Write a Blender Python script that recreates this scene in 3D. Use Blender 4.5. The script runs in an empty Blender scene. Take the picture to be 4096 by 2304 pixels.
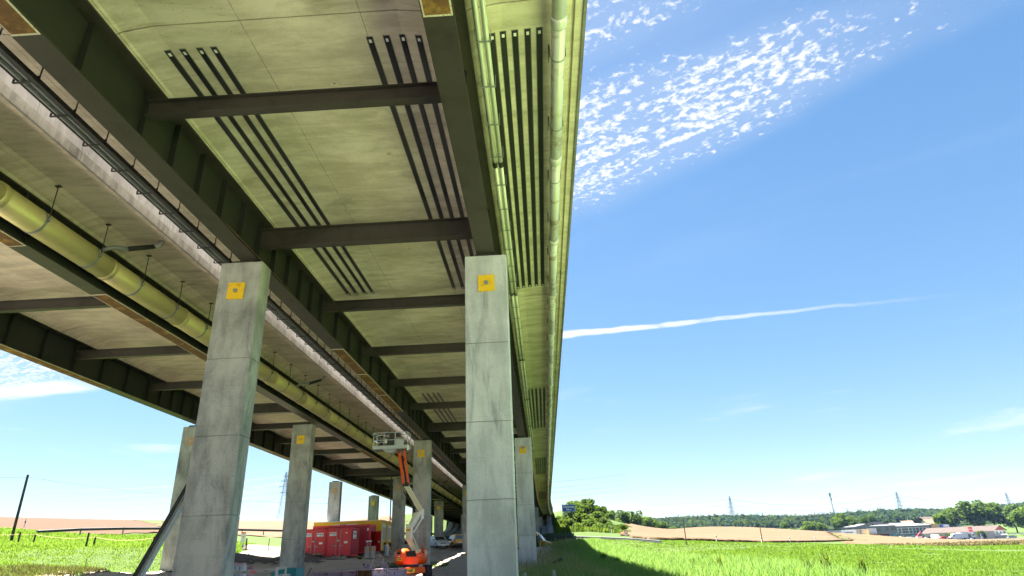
import bpy, bmesh, math, random
import numpy as np
from mathutils import Vector, Matrix, noise as mnoise
R = math.radians
random.seed(7); rng = np.random.default_rng(11)
SC = bpy.context.scene
COL = SC.collection

# ------------------------------------------------------------------ camera, sky, sun, exposure
cam = bpy.data.cameras.new('camera'); camo = bpy.data.objects.new('camera', cam); COL.objects.link(camo)
PITCH, ROLL, YAW = R(23.09), R(-2.2507), R(-1.9616)
f_ = Vector((math.sin(YAW)*math.cos(PITCH), math.cos(YAW)*math.cos(PITCH), math.sin(PITCH)))
r_ = Vector((math.cos(YAW), -math.sin(YAW), 0)); u_ = r_.cross(f_)
rt = math.cos(ROLL)*r_ + math.sin(ROLL)*u_; up = -math.sin(ROLL)*r_ + math.cos(ROLL)*u_
camo.matrix_world = Matrix((( rt.x, up.x, -f_.x, 0), (rt.y, up.y, -f_.y, 0), (rt.z, up.z, -f_.z, 0), (0, 0, 0, 1)))
cam.sensor_width = 36; cam.lens = 22.01; cam.clip_start = .1; cam.clip_end = 6000
SC.camera = camo
SUN = Vector((-1.0, .95, 3.35)).normalized()
EL = math.asin(SUN.z); AZ = math.atan2(SUN.x, SUN.y)
sl = bpy.data.lights.new('sun', 'SUN'); sl.energy = 5.0; sl.angle = R(.53); sl.color = (1, .94, .84)
so = bpy.data.objects.new('sun', sl); COL.objects.link(so); so.rotation_euler = SUN.to_track_quat('Z', 'Y').to_euler()
so.location = (-30, 30, 60)
SC.view_settings.view_transform = 'Standard'; SC.view_settings.look = 'None'
SC.view_settings.exposure = 3.55; SC.view_settings.gamma = 1; SC.view_settings.use_curve_mapping = False
SC.render.engine = 'CYCLES'
SC.cycles.max_bounces = 7; SC.cycles.diffuse_bounces = 6; SC.cycles.transparent_max_bounces = 8
SC.cycles.use_denoising = True
try: SC.cycles.sample_clamp_indirect = 6
except Exception: pass

class NT:
    def __init__(s, nt): s.nt = nt; nt.nodes.clear()
    def n(s, typ, _p=None, **kw):
        nd = s.nt.nodes.new(typ)
        for k, v in (_p or {}).items(): setattr(nd, k, v)
        for k, v in kw.items():
            k = k.replace('_', ' ') if k.replace('_', ' ') in nd.inputs else k
            i = nd.inputs[int(k[1:])] if (k[0] == 'i' and k[1:].isdigit()) else nd.inputs[k]
            if isinstance(v, bpy.types.NodeSocket): s.nt.links.new(v, i)
            else: i.default_value = v
        return nd
    def m(s, op, a, b=0.0, c=0.0, clamp=False):
        nd = s.nt.nodes.new('ShaderNodeMath'); nd.operation = op; nd.use_clamp = clamp
        for i, v in enumerate((a, b, c)):
            if isinstance(v, bpy.types.NodeSocket): s.nt.links.new(v, nd.inputs[i])
            else: nd.inputs[i].default_value = v
        return nd.outputs[0]
    def ramp(s, fac, lo, hi, a=0.0, b=1.0):
        nd = s.nt.nodes.new('ShaderNodeMapRange'); nd.interpolation_type = 'SMOOTHSTEP'
        s.nt.links.new(fac, nd.inputs[0])
        for i, v in ((1, lo), (2, hi), (3, a), (4, b)): nd.inputs[i].default_value = v
        return nd.outputs[0]
    def mix(s, fac, a, b, mode='MIX'):
        nd = s.nt.nodes.new('ShaderNodeMix'); nd.data_type = 'RGBA'; nd.blend_type = mode
        for i, v in ((0, fac), (6, a), (7, b)):
            if isinstance(v, bpy.types.NodeSocket): s.nt.links.new(v, nd.inputs[i])
            elif i == 0: nd.inputs[0].default_value = v
            else: nd.inputs[i].default_value = tuple(v)[:3] + (1,)
        return nd.outputs[2]
    def noise(s, vec, scale, detail=4.0, rough=.55, dist=0.0):
        nd = s.n('ShaderNodeTexNoise', Scale=scale, Detail=detail, Roughness=rough, Distortion=dist)
        if vec is not None: s.nt.links.new(vec, nd.inputs['Vector'])
        return nd.outputs[0]
    def mapv(s, vec, scale=(1, 1, 1), loc=(0, 0, 0), rot=(0, 0, 0)):
        nd = s.n('ShaderNodeMapping', Scale=scale, Location=loc, Rotation=rot); s.nt.links.new(vec, nd.inputs['Vector'])
        return nd.outputs[0]

# sky with thin high cloud, laid out on the direction of view (a cloud layer far above)
W = bpy.data.worlds.new('World'); SC.world = W; W.use_nodes = True
t = NT(W.node_tree)
sky = t.n('ShaderNodeTexSky', dict(sky_type='NISHITA', sun_disc=False, sun_elevation=EL, sun_rotation=AZ, altitude=500, air_density=1.0, dust_density=.35, ozone_density=2.5))
g = t.n('ShaderNodeTexCoord').outputs['Generated']
sp = t.n('ShaderNodeSeparateXYZ', Vector=g)
zc = t.m('MAXIMUM', sp.outputs[2], .03)
px = t.m('DIVIDE', sp.outputs[0], zc); py = t.m('DIVIDE', sp.outputs[1], zc)
pl = t.n('ShaderNodeCombineXYZ', X=px, Y=py, Z=0.0).outputs[0]
# mackerel cloud: a band of small puffs running down to the right, and a thinner one above it
qx = t.m('SUBTRACT', px, .16); qy = t.m('SUBTRACT', py, 1.5)
cu_ = t.m('ADD', t.m('MULTIPLY', qx, .865), t.m('MULTIPLY', qy, -.5)); cv_ = t.m('ADD', t.m('MULTIPLY', qx, .5), t.m('MULTIPLY', qy, .865))
uv = t.n('ShaderNodeCombineXYZ', X=cu_, Y=cv_, Z=0.0).outputs[0]
wob = t.m('MULTIPLY', t.m('SUBTRACT', t.noise(uv, 2.2, 3), .5), .30)
w1 = t.m('SUBTRACT', .36, t.m('MULTIPLY', t.m('MAXIMUM', cu_, 0.0), .26))
m1 = t.m('MULTIPLY', t.ramp(t.m('DIVIDE', t.m('ABSOLUTE', t.m('ADD', t.m('ADD', cv_, .07), t.m('MULTIPLY', wob, .6))), w1), 1.15, .35), t.ramp(t.m('ADD', cu_, wob), 1.18, .50))
m2 = t.m('MULTIPLY', t.ramp(t.m('ABSOLUTE', t.m('ADD', t.m('ADD', cv_, .54), wob)), .34, .10), t.ramp(t.m('ADD', cu_, wob), .95, .25, 0, .85))
rows = t.noise(t.mapv(uv, scale=(1.6, 7, 1)), 2.6, 4, .55, .4)
cov = t.m('MULTIPLY', t.m('MAXIMUM', m1, m2), t.ramp(rows, .30, .56, .35, 1))
puff = t.noise(t.mapv(uv, scale=(1, 1.2, 1)), 36, 5, .62, .30)
puff2 = t.noise(uv, 95, 3, .6)
pm = t.m('ADD', t.m('MULTIPLY', puff, .80), t.m('MULTIPLY', puff2, .20))
cloud = t.m('MULTIPLY', t.ramp(t.m('ADD', pm, t.m('MULTIPLY', t.m('SUBTRACT', cov, 1.0), .28)), .37, .62), .95)
ground_far = t.ramp(t.m('ADD', t.m('MULTIPLY', px, px), t.m('MULTIPLY', py, py)), 9.0, 3.0)
# contrail
cy = t.m('ABSOLUTE', t.m('SUBTRACT', t.m('ADD', py, t.m('MULTIPLY', px, .165)), t.m('ADD', 3.0, t.m('MULTIPLY', t.m('SUBTRACT', t.noise(pl, 3.0, 5, .65), .5), .14))))
wid = t.m('ADD', .027, t.m('MULTIPLY', t.ramp(px, 2.0, -3.6), .16))
trail = t.m('MULTIPLY', t.ramp(t.m('DIVIDE', cy, wid), 1.05, .35), t.m('MULTIPLY', t.m('ADD', t.ramp(px, -2.45, -2.8), t.m('MULTIPLY', t.ramp(px, -2.0, -1.2), t.ramp(px, 2.1, .2))), t.ramp(t.noise(pl, 9, 4, .6), .25, .5, .45, 1)))
# thin wisps low in the sky
wsp = t.noise(t.mapv(g, scale=(2.2, 2.2, 16)), 1.6, 6, .6, .6)
wisp = t.m('MULTIPLY', t.ramp(wsp, .56, .74), t.m('MULTIPLY', t.ramp(sp.outputs[2], .02, .06), t.ramp(sp.outputs[2], .30, .12)))
veil = t.m('MULTIPLY', t.ramp(t.noise(t.mapv(uv, scale=(.6, 2, 1)), .9, 4, .5, .5), .45, .78), t.m('MULTIPLY', .10, ground_far))
al = t.m('MAXIMUM', t.m('MAXIMUM', cloud, t.m('MULTIPLY', trail, .80)), t.m('MAXIMUM', t.m('MULTIPLY', wisp, .5), t.m('MAXIMUM', veil, t.m('MULTIPLY', t.m('MAXIMUM', m1, m2), .16))))
white = t.n('ShaderNodeRGB'); white.outputs[0].default_value = (2.15, 2.15, 2.15, 1)
skc = t.n('ShaderNodeHueSaturation', Saturation=1.50, Value=.63, Color=t.n('ShaderNodeGamma', Color=sky.outputs[0], Gamma=.62).outputs[0]).outputs[0]
cc = t.mix(al, skc, white.outputs[0])
bg = t.n('ShaderNodeBackground', Color=cc, Strength=.05)
t.n('ShaderNodeOutputWorld', Surface=bg.outputs[0])

# ------------------------------------------------------------------ materials
MATS = {}
def newmat(name):
    m = bpy.data.materials.new(name); m.use_nodes = True; MATS[name] = m
    return m, NT(m.node_tree)
def out(t, sh, disp=None):
    t.n('ShaderNodeOutputMaterial', Surface=sh)
def mat(name, col, rough=.6, metal=0.0, var=.18, scale=6.0, bump=.0, spec=.4, dirt=None, dscale=2.0):
    m, t = newmat(name)
    pos = t.n('ShaderNodeTexCoord').outputs['Object']
    nz = t.noise(pos, scale, 5, .6)
    c = t.mix(nz, [x*(1-var) for x in col], [min(1, x*(1+var)) for x in col])
    if dirt:
        d = t.ramp(t.noise(pos, dscale, 6, .65), .50, .66)
        c = t.mix(d, c, dirt)
    b = t.n('ShaderNodeBsdfPrincipled', Base_Color=c, Roughness=rough, Metallic=metal)
    b.inputs['Specular IOR Level'].default_value = spec
    if bump:
        bn = t.n('ShaderNodeBump', Strength=bump, Distance=.02, Height=t.noise(pos, scale*4, 4, .6)); t.nt.links.new(bn.outputs[0], b.inputs['Normal'])
    out(t, b.outputs[0]); return m
def concrete(name, light, dark, stretch=(1, 1, 1), seams=None, pits=.5, stain=None, lin=None):
    m, t = newmat(name)
    geo = t.n('ShaderNodeNewGeometry').outputs['Position']
    big = t.noise(geo, .45, 5, .6, .4)
    st = t.noise(t.mapv(geo, scale=stretch), 1.3, 5, .62, .3)
    fine = t.noise(geo, 16, 4, .7)
    v = t.m('ADD', t.m('MULTIPLY', big, .45), t.m('ADD', t.m('MULTIPLY', st, .42), t.m('MULTIPLY', fine, .13)))
    c = t.mix(t.ramp(v, .38, .62), dark, light)
    if stain:
        c = t.mix(t.m('MULTIPLY', t.ramp(t.noise(t.mapv(geo, scale=stretch), .8, 6, .68, .6), .52, .72), .75), c, stain)
    if pits:
        vo = t.n('ShaderNodeTexVoronoi', Scale=9.0, Vector=geo)
        msk = t.m('MULTIPLY', t.m('LESS_THAN', vo.outputs['Distance'], .10), t.ramp(t.noise(geo, 1.1, 3), .48, .62))
        c = t.mix(t.m('MULTIPLY', msk, pits), c, [x*.25 for x in dark])
    s = t.n('ShaderNodeSeparateXYZ', Vector=geo)
    if seams:
        for ax, per, off, wd, amt in seams:
            fr = t.m('ABSOLUTE', t.m('SUBTRACT', t.m('FRACT', t.m('ADD', t.m('DIVIDE', s.outputs[ax], per), off)), .5))
            ln = t.m('LESS_THAN', fr, wd/per)
            c = t.mix(t.m('MULTIPLY', ln, t.ramp(t.noise(geo, 3, 3), .3, .6, amt*.3, amt)), c, [x*.35 for x in dark])
    b = t.n('ShaderNodeBsdfPrincipled', Base_Color=c, Roughness=.82)
    b.inputs['Specular IOR Level'].default_value = .3
    bn = t.n('ShaderNodeBump', Strength=.25, Distance=.01, Height=t.m('ADD', fine, st)); t.nt.links.new(bn.outputs[0], b.inputs['Normal'])
    out(t, b.outputs[0]); return m
M_soffit = concrete('soffit_concrete', (.68, .62, .50), (.45, .40, .30), (.5, 1.9, 1), [(0, 2.75, .78, .010, .75), (1, 2.77, .2, .007, .55)], .9, (.30, .27, .19))
M_soffit2 = concrete('soffit_concrete_warm', (.68, .59, .47), (.45, .38, .30), (.45, 2.2, 1), [(0, 2.6, .3, .009, .5), (1, 5.5, .2, .006, .3)], .6, (.30, .26, .2))
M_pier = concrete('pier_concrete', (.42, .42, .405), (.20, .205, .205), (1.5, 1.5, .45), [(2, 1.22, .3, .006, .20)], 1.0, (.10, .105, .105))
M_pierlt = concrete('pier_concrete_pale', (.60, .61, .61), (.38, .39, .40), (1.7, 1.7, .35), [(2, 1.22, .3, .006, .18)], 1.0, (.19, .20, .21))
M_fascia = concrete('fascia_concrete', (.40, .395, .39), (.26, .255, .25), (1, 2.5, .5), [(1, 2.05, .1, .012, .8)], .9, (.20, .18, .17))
M_fasciadk = concrete('fascia_dark', (.34, .325, .31), (.17, .16, .155), (1, 2.2, .6), None, 1.0, (.10, .095, .09))
M_cornice = concrete('cornice_concrete', (.22, .22, .21), (.12, .12, .115), (1, 1.5, .6), None, .6)
M_wall = concrete('abutment_concrete', (.30, .29, .27), (.19, .185, .17), (1.5, 1.5, .3), None, .5, (.18, .18, .16))
M_steel = mat('girder_paint', (.046, .040, .035), .5, 0, .22, 3, .15, .35, (.034, .029, .025), 1.2)
M_steelin = mat('girder_paint_olive', (.022, .024, .021), .55, 0, .25, 3, .15, .3)
M_rust = mat('rusty_steel', (.14, .075, .035), .75, 0, .4, 7, .3, .2, (.30, .17, .05), 2)
M_weld = mat('weld_primer', (.62, .58, .46), .7, 0, .3, 25, .3, .2, (.3, .2, .1), 20)
M_carbon = mat('carbon_strip', (.016, .017, .019), .38, 0, .2, 8, 0, .5)
M_glue = mat('adhesive_grey', (.20, .20, .18), .8, 0, .3, 30)
M_label = mat('white_label', (.75, .75, .72), .6, 0, .05)
M_yellow = mat('yellow_formboard', (.80, .50, .02), .55, 0, .10, 5, .05, .3, (.62, .36, .02), 5)
M_yellowold = mat('bleached_formboard', (.42, .27, .17), .75, 0, .2, 6, .05, .2, (.5, .38, .26), 5)
M_bolt = mat('bolt_steel', (.42, .42, .38), .4, .7, .2)
M_galv = mat('galvanised_steel', (.34, .36, .37), .5, .6, .15, 8)
M_rail = mat('guard_rail_steel', (.055, .062, .068), .5, .25, .12, 4)
M_galvdull = mat('dull_galvanised', (.24, .255, .26), .6, .4, .2, 5)
M_pipe = mat('steel_water_main', (.50, .46, .20), .50, .50, .12, 2.2, .02, .5, (.46, .40, .22), 1.2)
M_drain = mat('grey_drain_pipe', (.60, .61, .58), .38, .15, .10, 2, 0, .5, (.34, .27, .17), 1.4)
M_conduit = mat('pale_conduit', (.62, .64, .58), .30, .25, .08, 3)
M_black = mat('black_rubber', (.02, .02, .02), .6, 0, .2)
M_dark = mat('dark_steel', (.05, .05, .05), .55, .3, .2)
M_white = mat('white_paint', (.78, .78, .77), .4, 0, .04)
M_glass = mat('dark_glass', (.03, .04, .05), .08, 0, .1, 3, 0, .8)
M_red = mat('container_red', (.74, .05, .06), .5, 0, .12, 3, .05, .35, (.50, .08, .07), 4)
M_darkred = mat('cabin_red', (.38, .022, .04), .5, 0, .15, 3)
M_doorred = mat('door_red', (.42, .008, .012), .4, 0, .08)
M_office = mat('office_yellow', (.72, .42, .015), .5, 0, .08, 2)
M_office2 = mat('office_cream', (.66, .56, .26), .5, 0, .06, 2)
M_shutter = mat('grey_shutter', (.46, .50, .54), .55, 0, .06, 4)
M_orange = mat('lift_orange', (.78, .10, .012), .32, 0, .06, 2, 0, .5)
M_cream = mat('lift_cream', (.66, .60, .43), .4, 0, .08, 3)
M_tyre = mat('tyre_rubber', (.035, .035, .037), .85, 0, .25, 9, .2)
M_wood = mat('grey_pallet_wood', (.34, .29, .23), .85, 0, .3, 9, .2)
M_woodlt = mat('fresh_plywood', (.48, .33, .20), .75, 0, .2, 6)
M_purple = mat('worn_purple_steel', (.34, .24, .32), .6, .1, .25, 5, .2, .3, (.16, .08, .06), 4)
M_purplelt = mat('lilac_painted_steel', (.50, .42, .54), .55, 0, .2, 7, .2, .3, (.22, .13, .15), 6)
M_steelgrey = mat('grey_blue_panel', (.36, .41, .48), .45, .3, .15, 5)
M_teal = mat('teal_plastic', (.015, .20, .24), .5, 0, .12, 4)
M_postwood = mat('weathered_post', (.045, .036, .028), .85, 0, .3, 8, .2)
M_sign = mat('sign_blue', (.02, .09, .42), .4, 0, .04)
M_pylon = mat('pylon_grey', (.03, .05, .11), .6, .2, .1)
M_wire = mat('cable_dark', (.010, .016, .03), .6, 0, .1)
M_cloth = mat('white_sheet', (.75, .75, .76), .6, 0, .06)
M_kangoo = mat('van_yellow', (.75, .36, .015), .28, 0, .04, 2, 0, .55)
M_carwhite = mat('car_white', (.52, .54, .58), .25, 0, .03, 2, 0, .6)
M_plastic = mat('black_bumper', (.03, .032, .036), .55, 0, .1)
M_lamp = mat('headlamp_glass', (.55, .58, .62), .12, .2, .05)
M_lampred = mat('tail_lamp', (.35, .01, .012), .25, 0, .05)
M_rim = mat('alloy_rim', (.55, .56, .58), .3, .7, .05)
M_carred = mat('car_red', (.60, .025, .02), .28, 0, .04)
M_cardark = mat('car_dark', (.03, .035, .06), .25, 0, .05)
M_silver = mat('car_silver', (.42, .44, .48), .3, .4, .05)
M_hallwhite = mat('hall_white', (.38, .39, .43), .5, 0, .04, .6)
M_hallgrey = mat('hall_grey', (.15, .16, .195), .55, 0, .06, .5)
M_roofgrey = mat('roof_grey', (.13, .13, .135), .7, 0, .1, .5)
M_roofbrown = mat('roof_brown', (.040, .026, .023), .8, 0, .15, .8)
M_gable = mat('gable_red', (.16, .03, .022), .7, 0, .1, 1)
M_plaster = mat('white_plaster', (.40, .38, .35), .7, 0, .05, .5)
M_tile = mat('clay_tile', (.13, .060, .038), .8, 0, .2, 1.2)
M_bark = mat('bark', (.09, .07, .05), .9, 0, .3, 6, .3)
M_stone = mat('pale_stone', (.42, .38, .33), .85, 0, .3, 4, .2)
M_text = mat('print_dark', (.10, .02, .06), .6, 0, .03)
M_textblk = mat('print_black', (.03, .03, .035), .6, 0, .03)
M_textnavy = mat('print_navy', (.05, .09, .22), .6, 0, .03)
M_textyel = mat('print_yellow', (.80, .55, .05), .5, 0, .05)

def leafmat(name, a, b, trans=.35):
    m, t = newmat(name)
    geo = t.n('ShaderNodeNewGeometry')
    c = t.mix(t.ramp(t.m('ADD', t.m('MULTIPLY', geo.outputs['Random Per Island'], .6), t.m('MULTIPLY', t.noise(geo.outputs['Position'], .35, 3), .4)), .2, .8), a, b)
    d = t.n('ShaderNodeBsdfDiffuse', Color=c)
    tr = t.n('ShaderNodeBsdfTranslucent', Color=t.mix(.5, c, (.20, .30, .03)))
    mx = t.n('ShaderNodeMixShader', i0=trans, i1=d.outputs[0], i2=tr.outputs[0])
    out(t, mx.outputs[0]); return m
L_dark = leafmat('foliage_dark', (.013, .030, .012), (.036, .064, .022))
L_mid = leafmat('foliage_mid', (.022, .046, .013), (.052, .088, .022))
L_lite = leafmat('foliage_light', (.042, .076, .016), (.09, .13, .03))
L_forest = leafmat('foliage_forest', (.007, .018, .013), (.018, .034, .022), .15)
L_conifer = leafmat('foliage_conifer', (.008, .020, .015), (.018, .036, .024), .1)
L_grass = leafmat('grass_blade', (.072, .150, .018), (.130, .228, .036), .45)
L_rough = leafmat('grass_rough', (.10, .21, .055), (.21, .33, .10), .45)
L_verge = leafmat('dry_verge', (.085, .062, .036), (.14, .105, .06), .2)
L_dry = leafmat('grass_dry', (.24, .21, .10), (.38, .33, .18), .3)

def groundmat(name, cols, scale=1.0, bump=.5, stretch=(1, 1, 1), spots=None):
    m, t = newmat(name)
    geo = t.n('ShaderNodeNewGeometry').outputs['Position']
    gp = t.mapv(geo, scale=stretch)
    a = t.noise(gp, .09*scale, 5, .6, .5); b = t.noise(gp, 1.3*scale, 6, .7); f = t.noise(gp, 11*scale, 4, .7)
    v = t.m('ADD', t.m('MULTIPLY', a, .40), t.m('ADD', t.m('MULTIPLY', b, .32), t.m('MULTIPLY', f, .28)))
    c = t.mix(t.ramp(v, .36, .50), cols[0], cols[1]); c = t.mix(t.ramp(v, .50, .66), c, cols[2])
    if spots: c = t.mix(t.ramp(t.noise(gp, .35*scale, 5, .7), .58, .68), c, spots)
    bs = t.n('ShaderNodeBsdfPrincipled', Base_Color=c, Roughness=.95); bs.inputs['Specular IOR Level'].default_value = .15
    bn = t.n('ShaderNodeBump', Strength=bump, Distance=.08, Height=t.m('ADD', b, f)); t.nt.links.new(bn.outputs[0], bs.inputs['Normal'])
    out(t, bs.outputs[0]); return m
G_meadow = groundmat('meadow', [(.024, .042, .007), (.031, .054, .010), (.042, .067, .014)], 1.0, .8)
G_dirt = groundmat('yard_dirt', [(.34, .28, .22), (.44, .37, .30), (.53, .46, .38)], 1.6, .9)
G_bouncegravel = groundmat('bounce_gravel_pale', [(.27, .255, .23), (.34, .32, .29), (.41, .39, .355)], 1.5, .6)
G_bounceverge = groundmat('bounce_verge', [(.155, .215, .075), (.195, .275, .095), (.245, .33, .115)], 1.5, .6)
G_path = groundmat('gravel_path', [(.075, .060, .050), (.105, .088, .075), (.145, .125, .108)], 1.4, .7)
G_wheat = groundmat('ripe_wheat', [(.056, .034, .018), (.066, .041, .023), (.078, .050, .029)], .8, .6)
G_stub = groundmat('dry_grass_strip', [(.052, .036, .018), (.062, .045, .024), (.075, .055, .031)], 1.2, .8)
G_plough = groundmat('ploughed_soil', [(.036, .017, .008), (.044, .022, .011), (.054, .029, .015)], .9, .7)
G_forest = groundmat('forest_floor', [(.02, .045, .02), (.03, .06, .025), (.045, .075, .03)], .3, .3)
G_asphalt = groundmat('asphalt', [(.045, .045, .047), (.055, .055, .056), (.065, .064, .063)], 2, .2)

# ------------------------------------------------------------------ mesh helpers
class MB:
    def __init__(s): s.v = []; s.f = []
    def add(s, vs, fs):
        o = len(s.v); s.v += [tuple(p) for p in vs]; s.f += [tuple(i+o for i in q) for q in fs]; return s
    def box(s, x0, x1, y0, y1, z0, z1, M=None, tx=0.0, ty=0.0):
        vs = [(x0, y0, z0), (x1, y0, z0), (x1, y1, z0), (x0, y1, z0), (x0+tx, y0+ty, z1), (x1-tx, y0+ty, z1), (x1-tx, y1-ty, z1), (x0+tx, y1-ty, z1)]
        if M is not None: vs = [M @ Vector(p) for p in vs]
        return s.add(vs, [(3, 2, 1, 0), (4, 5, 6, 7), (0, 1, 5, 4), (1, 2, 6, 5), (2, 3, 7, 6), (3, 0, 4, 7)])
    def bar(s, a, b, w, h=None, upv=(0, 0, 1)):
        a = Vector(a); b = Vector(b); h = h or w; d = (b-a); L = d.length; d.normalize()
        u = Vector(upv)
        if abs(d.dot(u)) > .98: u = Vector((0, 1, 0))
        sx = d.cross(u).normalized(); uz = sx.cross(d)
        vs = []
        for p in (a, b):
            for i, j in ((-1, -1), (1, -1), (1, 1), (-1, 1)): vs.append(p + sx*(i*w/2) + uz*(j*h/2))
        return s.add(vs, [(0, 1, 2, 3), (7, 6, 5, 4), (0, 4, 5, 1), (1, 5, 6, 2), (2, 6, 7, 3), (3, 7, 4, 0)])
    def tube(s, path, r, n=10, caps=True):
        P = [Vector(p) for p in path]; rs = r if isinstance(r, (list, tuple)) else [r]*len(P)
        vs = []; fs = []
        ref = None
        for i, p in enumerate(P):
            d = (P[min(i+1, len(P)-1)] - P[max(i-1, 0)]).normalized()
            if ref is None: ref = Vector((0, 0, 1)) if abs(d.z) < .9 else Vector((1, 0, 0))
            a = d.cross(ref).normalized(); b = a.cross(d)
            for k in range(n):
                an = 2*math.pi*k/n; vs.append(p + a*math.cos(an)*rs[i] + b*math.sin(an)*rs[i])
        for i in range(len(P)-1):
            for k in range(n):
                k2 = (k+1) % n; fs.append((i*n+k, i*n+k2, (i+1)*n+k2, (i+1)*n+k))
        if caps: fs += [tuple(range(n-1, -1, -1)), tuple((len(P)-1)*n+k for k in range(n))]
        return s.add(vs, fs)
    def prism(s, pts, y0, y1, M=None):   # polygon in xz extruded along y
        n = len(pts)
        vs = [(p[0], y0, p[1]) for p in pts] + [(p[0], y1, p[1]) for p in pts]
        if M is not None: vs = [M @ Vector(p) for p in vs]
        return s.add(vs, [tuple(range(n)), tuple(range(2*n-1, n-1, -1))] + [(i, i+n, (i+1) % n+n, (i+1) % n) for i in range(n)])
    def pillar(s, x0, x1, y0, y1, z0, z1, c=.03):
        pts = [(x0+c, y0), (x1-c, y0), (x1, y0+c), (x1, y1-c), (x1-c, y1), (x0+c, y1), (x0, y1-c), (x0, y0+c)]
        vs = [(p[0], p[1], z0) for p in pts] + [(p[0], p[1], z1) for p in pts]
        return s.add(vs, [tuple(range(7, -1, -1)), tuple(range(8, 16))] + [(i, (i+1) % 8, (i+1) % 8+8, i+8) for i in range(8)])
    def sphere(s, c, r, n=10, m=6, sc=(1, 1, 1)):
        vs = []; fs = []
        for j in range(m+1):
            th = math.pi*j/m
            for i in range(n):
                ph = 2*math.pi*i/n; vs.append((c[0]+r*sc[0]*math.sin(th)*math.cos(ph), c[1]+r*sc[1]*math.sin(th)*math.sin(ph), c[2]+r*sc[2]*math.cos(th)))
        for j in range(m):
            for i in range(n): fs.append((j*n+i, (j+1)*n+i, (j+1)*n+(i+1) % n, j*n+(i+1) % n))
        return s.add(vs, fs)
    def mesh(s, name, m, smooth=False):
        me = bpy.data.meshes.new(name); me.from_pydata(s.v, [], s.f)
        if m is not None: me.materials.append(m)
        if smooth: me.polygons.foreach_set('use_smooth', [True]*len(me.polygons))
        me.update(); return me
WL = {}
def place(o, parent, loc=(0, 0, 0), rot=None):
    COL.objects.link(o)
    loc = Vector(loc)
    if parent is not None:
        o.parent = parent; o.location = loc - WL[parent.name]
    else: o.location = loc
    if rot is not None: o.rotation_euler = rot
    WL[o.name] = loc
    return o
def part(name, mb, m, parent, smooth=False, label=None):
    """mesh in world coordinates (or the thing's local ones when the thing is a local builder at the origin)"""
    o = bpy.data.objects.new(name, mb.mesh(name, m, smooth)); place(o, parent)
    if label: o['label'] = label
    return o
def inst(name, me, parent, loc, rot=None, scale=None):
    o = bpy.data.objects.new(name, me); place(o, parent, loc, rot)
    if scale is not None: o.scale = scale
    return o
def tag(o, label, cat, group=None, kind=None):
    if label: o['label'] = label
    if cat: o['category'] = cat
    if group: o['group'] = group
    if kind: o['kind'] = kind
    return o
def thing(name, label, cat, loc=(0, 0, 0), group=None):
    o = bpy.data.objects.new(name, None); o.empty_display_size = .3; place(o, None, loc); return tag(o, label, cat, group)
def structure(name, mb, m, smooth=False, kind='structure'):
    o = bpy.data.objects.new(name, mb.mesh(name, m, smooth)); place(o, None); o['kind'] = kind; return o
def settle(root, loc, rz=0, sc=1):   # move a thing built round the origin to its place
    root.location = loc; root.rotation_euler = (0, 0, rz); root.scale = (sc, sc, sc)
def copy_tree(o, parent=None):
    c = o.copy(); COL.objects.link(c)
    if parent is not None: c.parent = parent
    for ch in o.children: copy_tree(ch, c)
    return c
def text(name, s, size, loc, m, parent, rot=(R(90), 0, 0), align='CENTER', ext=.002, bold=0.0, xs=1.0, world=True):
    cu = bpy.data.curves.new(name, 'FONT'); cu.body = s; cu.size = size; cu.align_x = align; cu.align_y = 'CENTER'; cu.extrude = ext; cu.offset = bold; cu.resolution_u = 3
    tmp = bpy.data.objects.new('tmp', cu); COL.objects.link(tmp)
    me = bpy.data.meshes.new_from_object(tmp.evaluated_get(bpy.context.evaluated_depsgraph_get()))
    bpy.data.objects.remove(tmp); me.materials.clear(); me.materials.append(m)
    o = bpy.data.objects.new(name, me); place(o, parent, loc, rot); o.scale = (xs, 1, 1); return o

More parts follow.
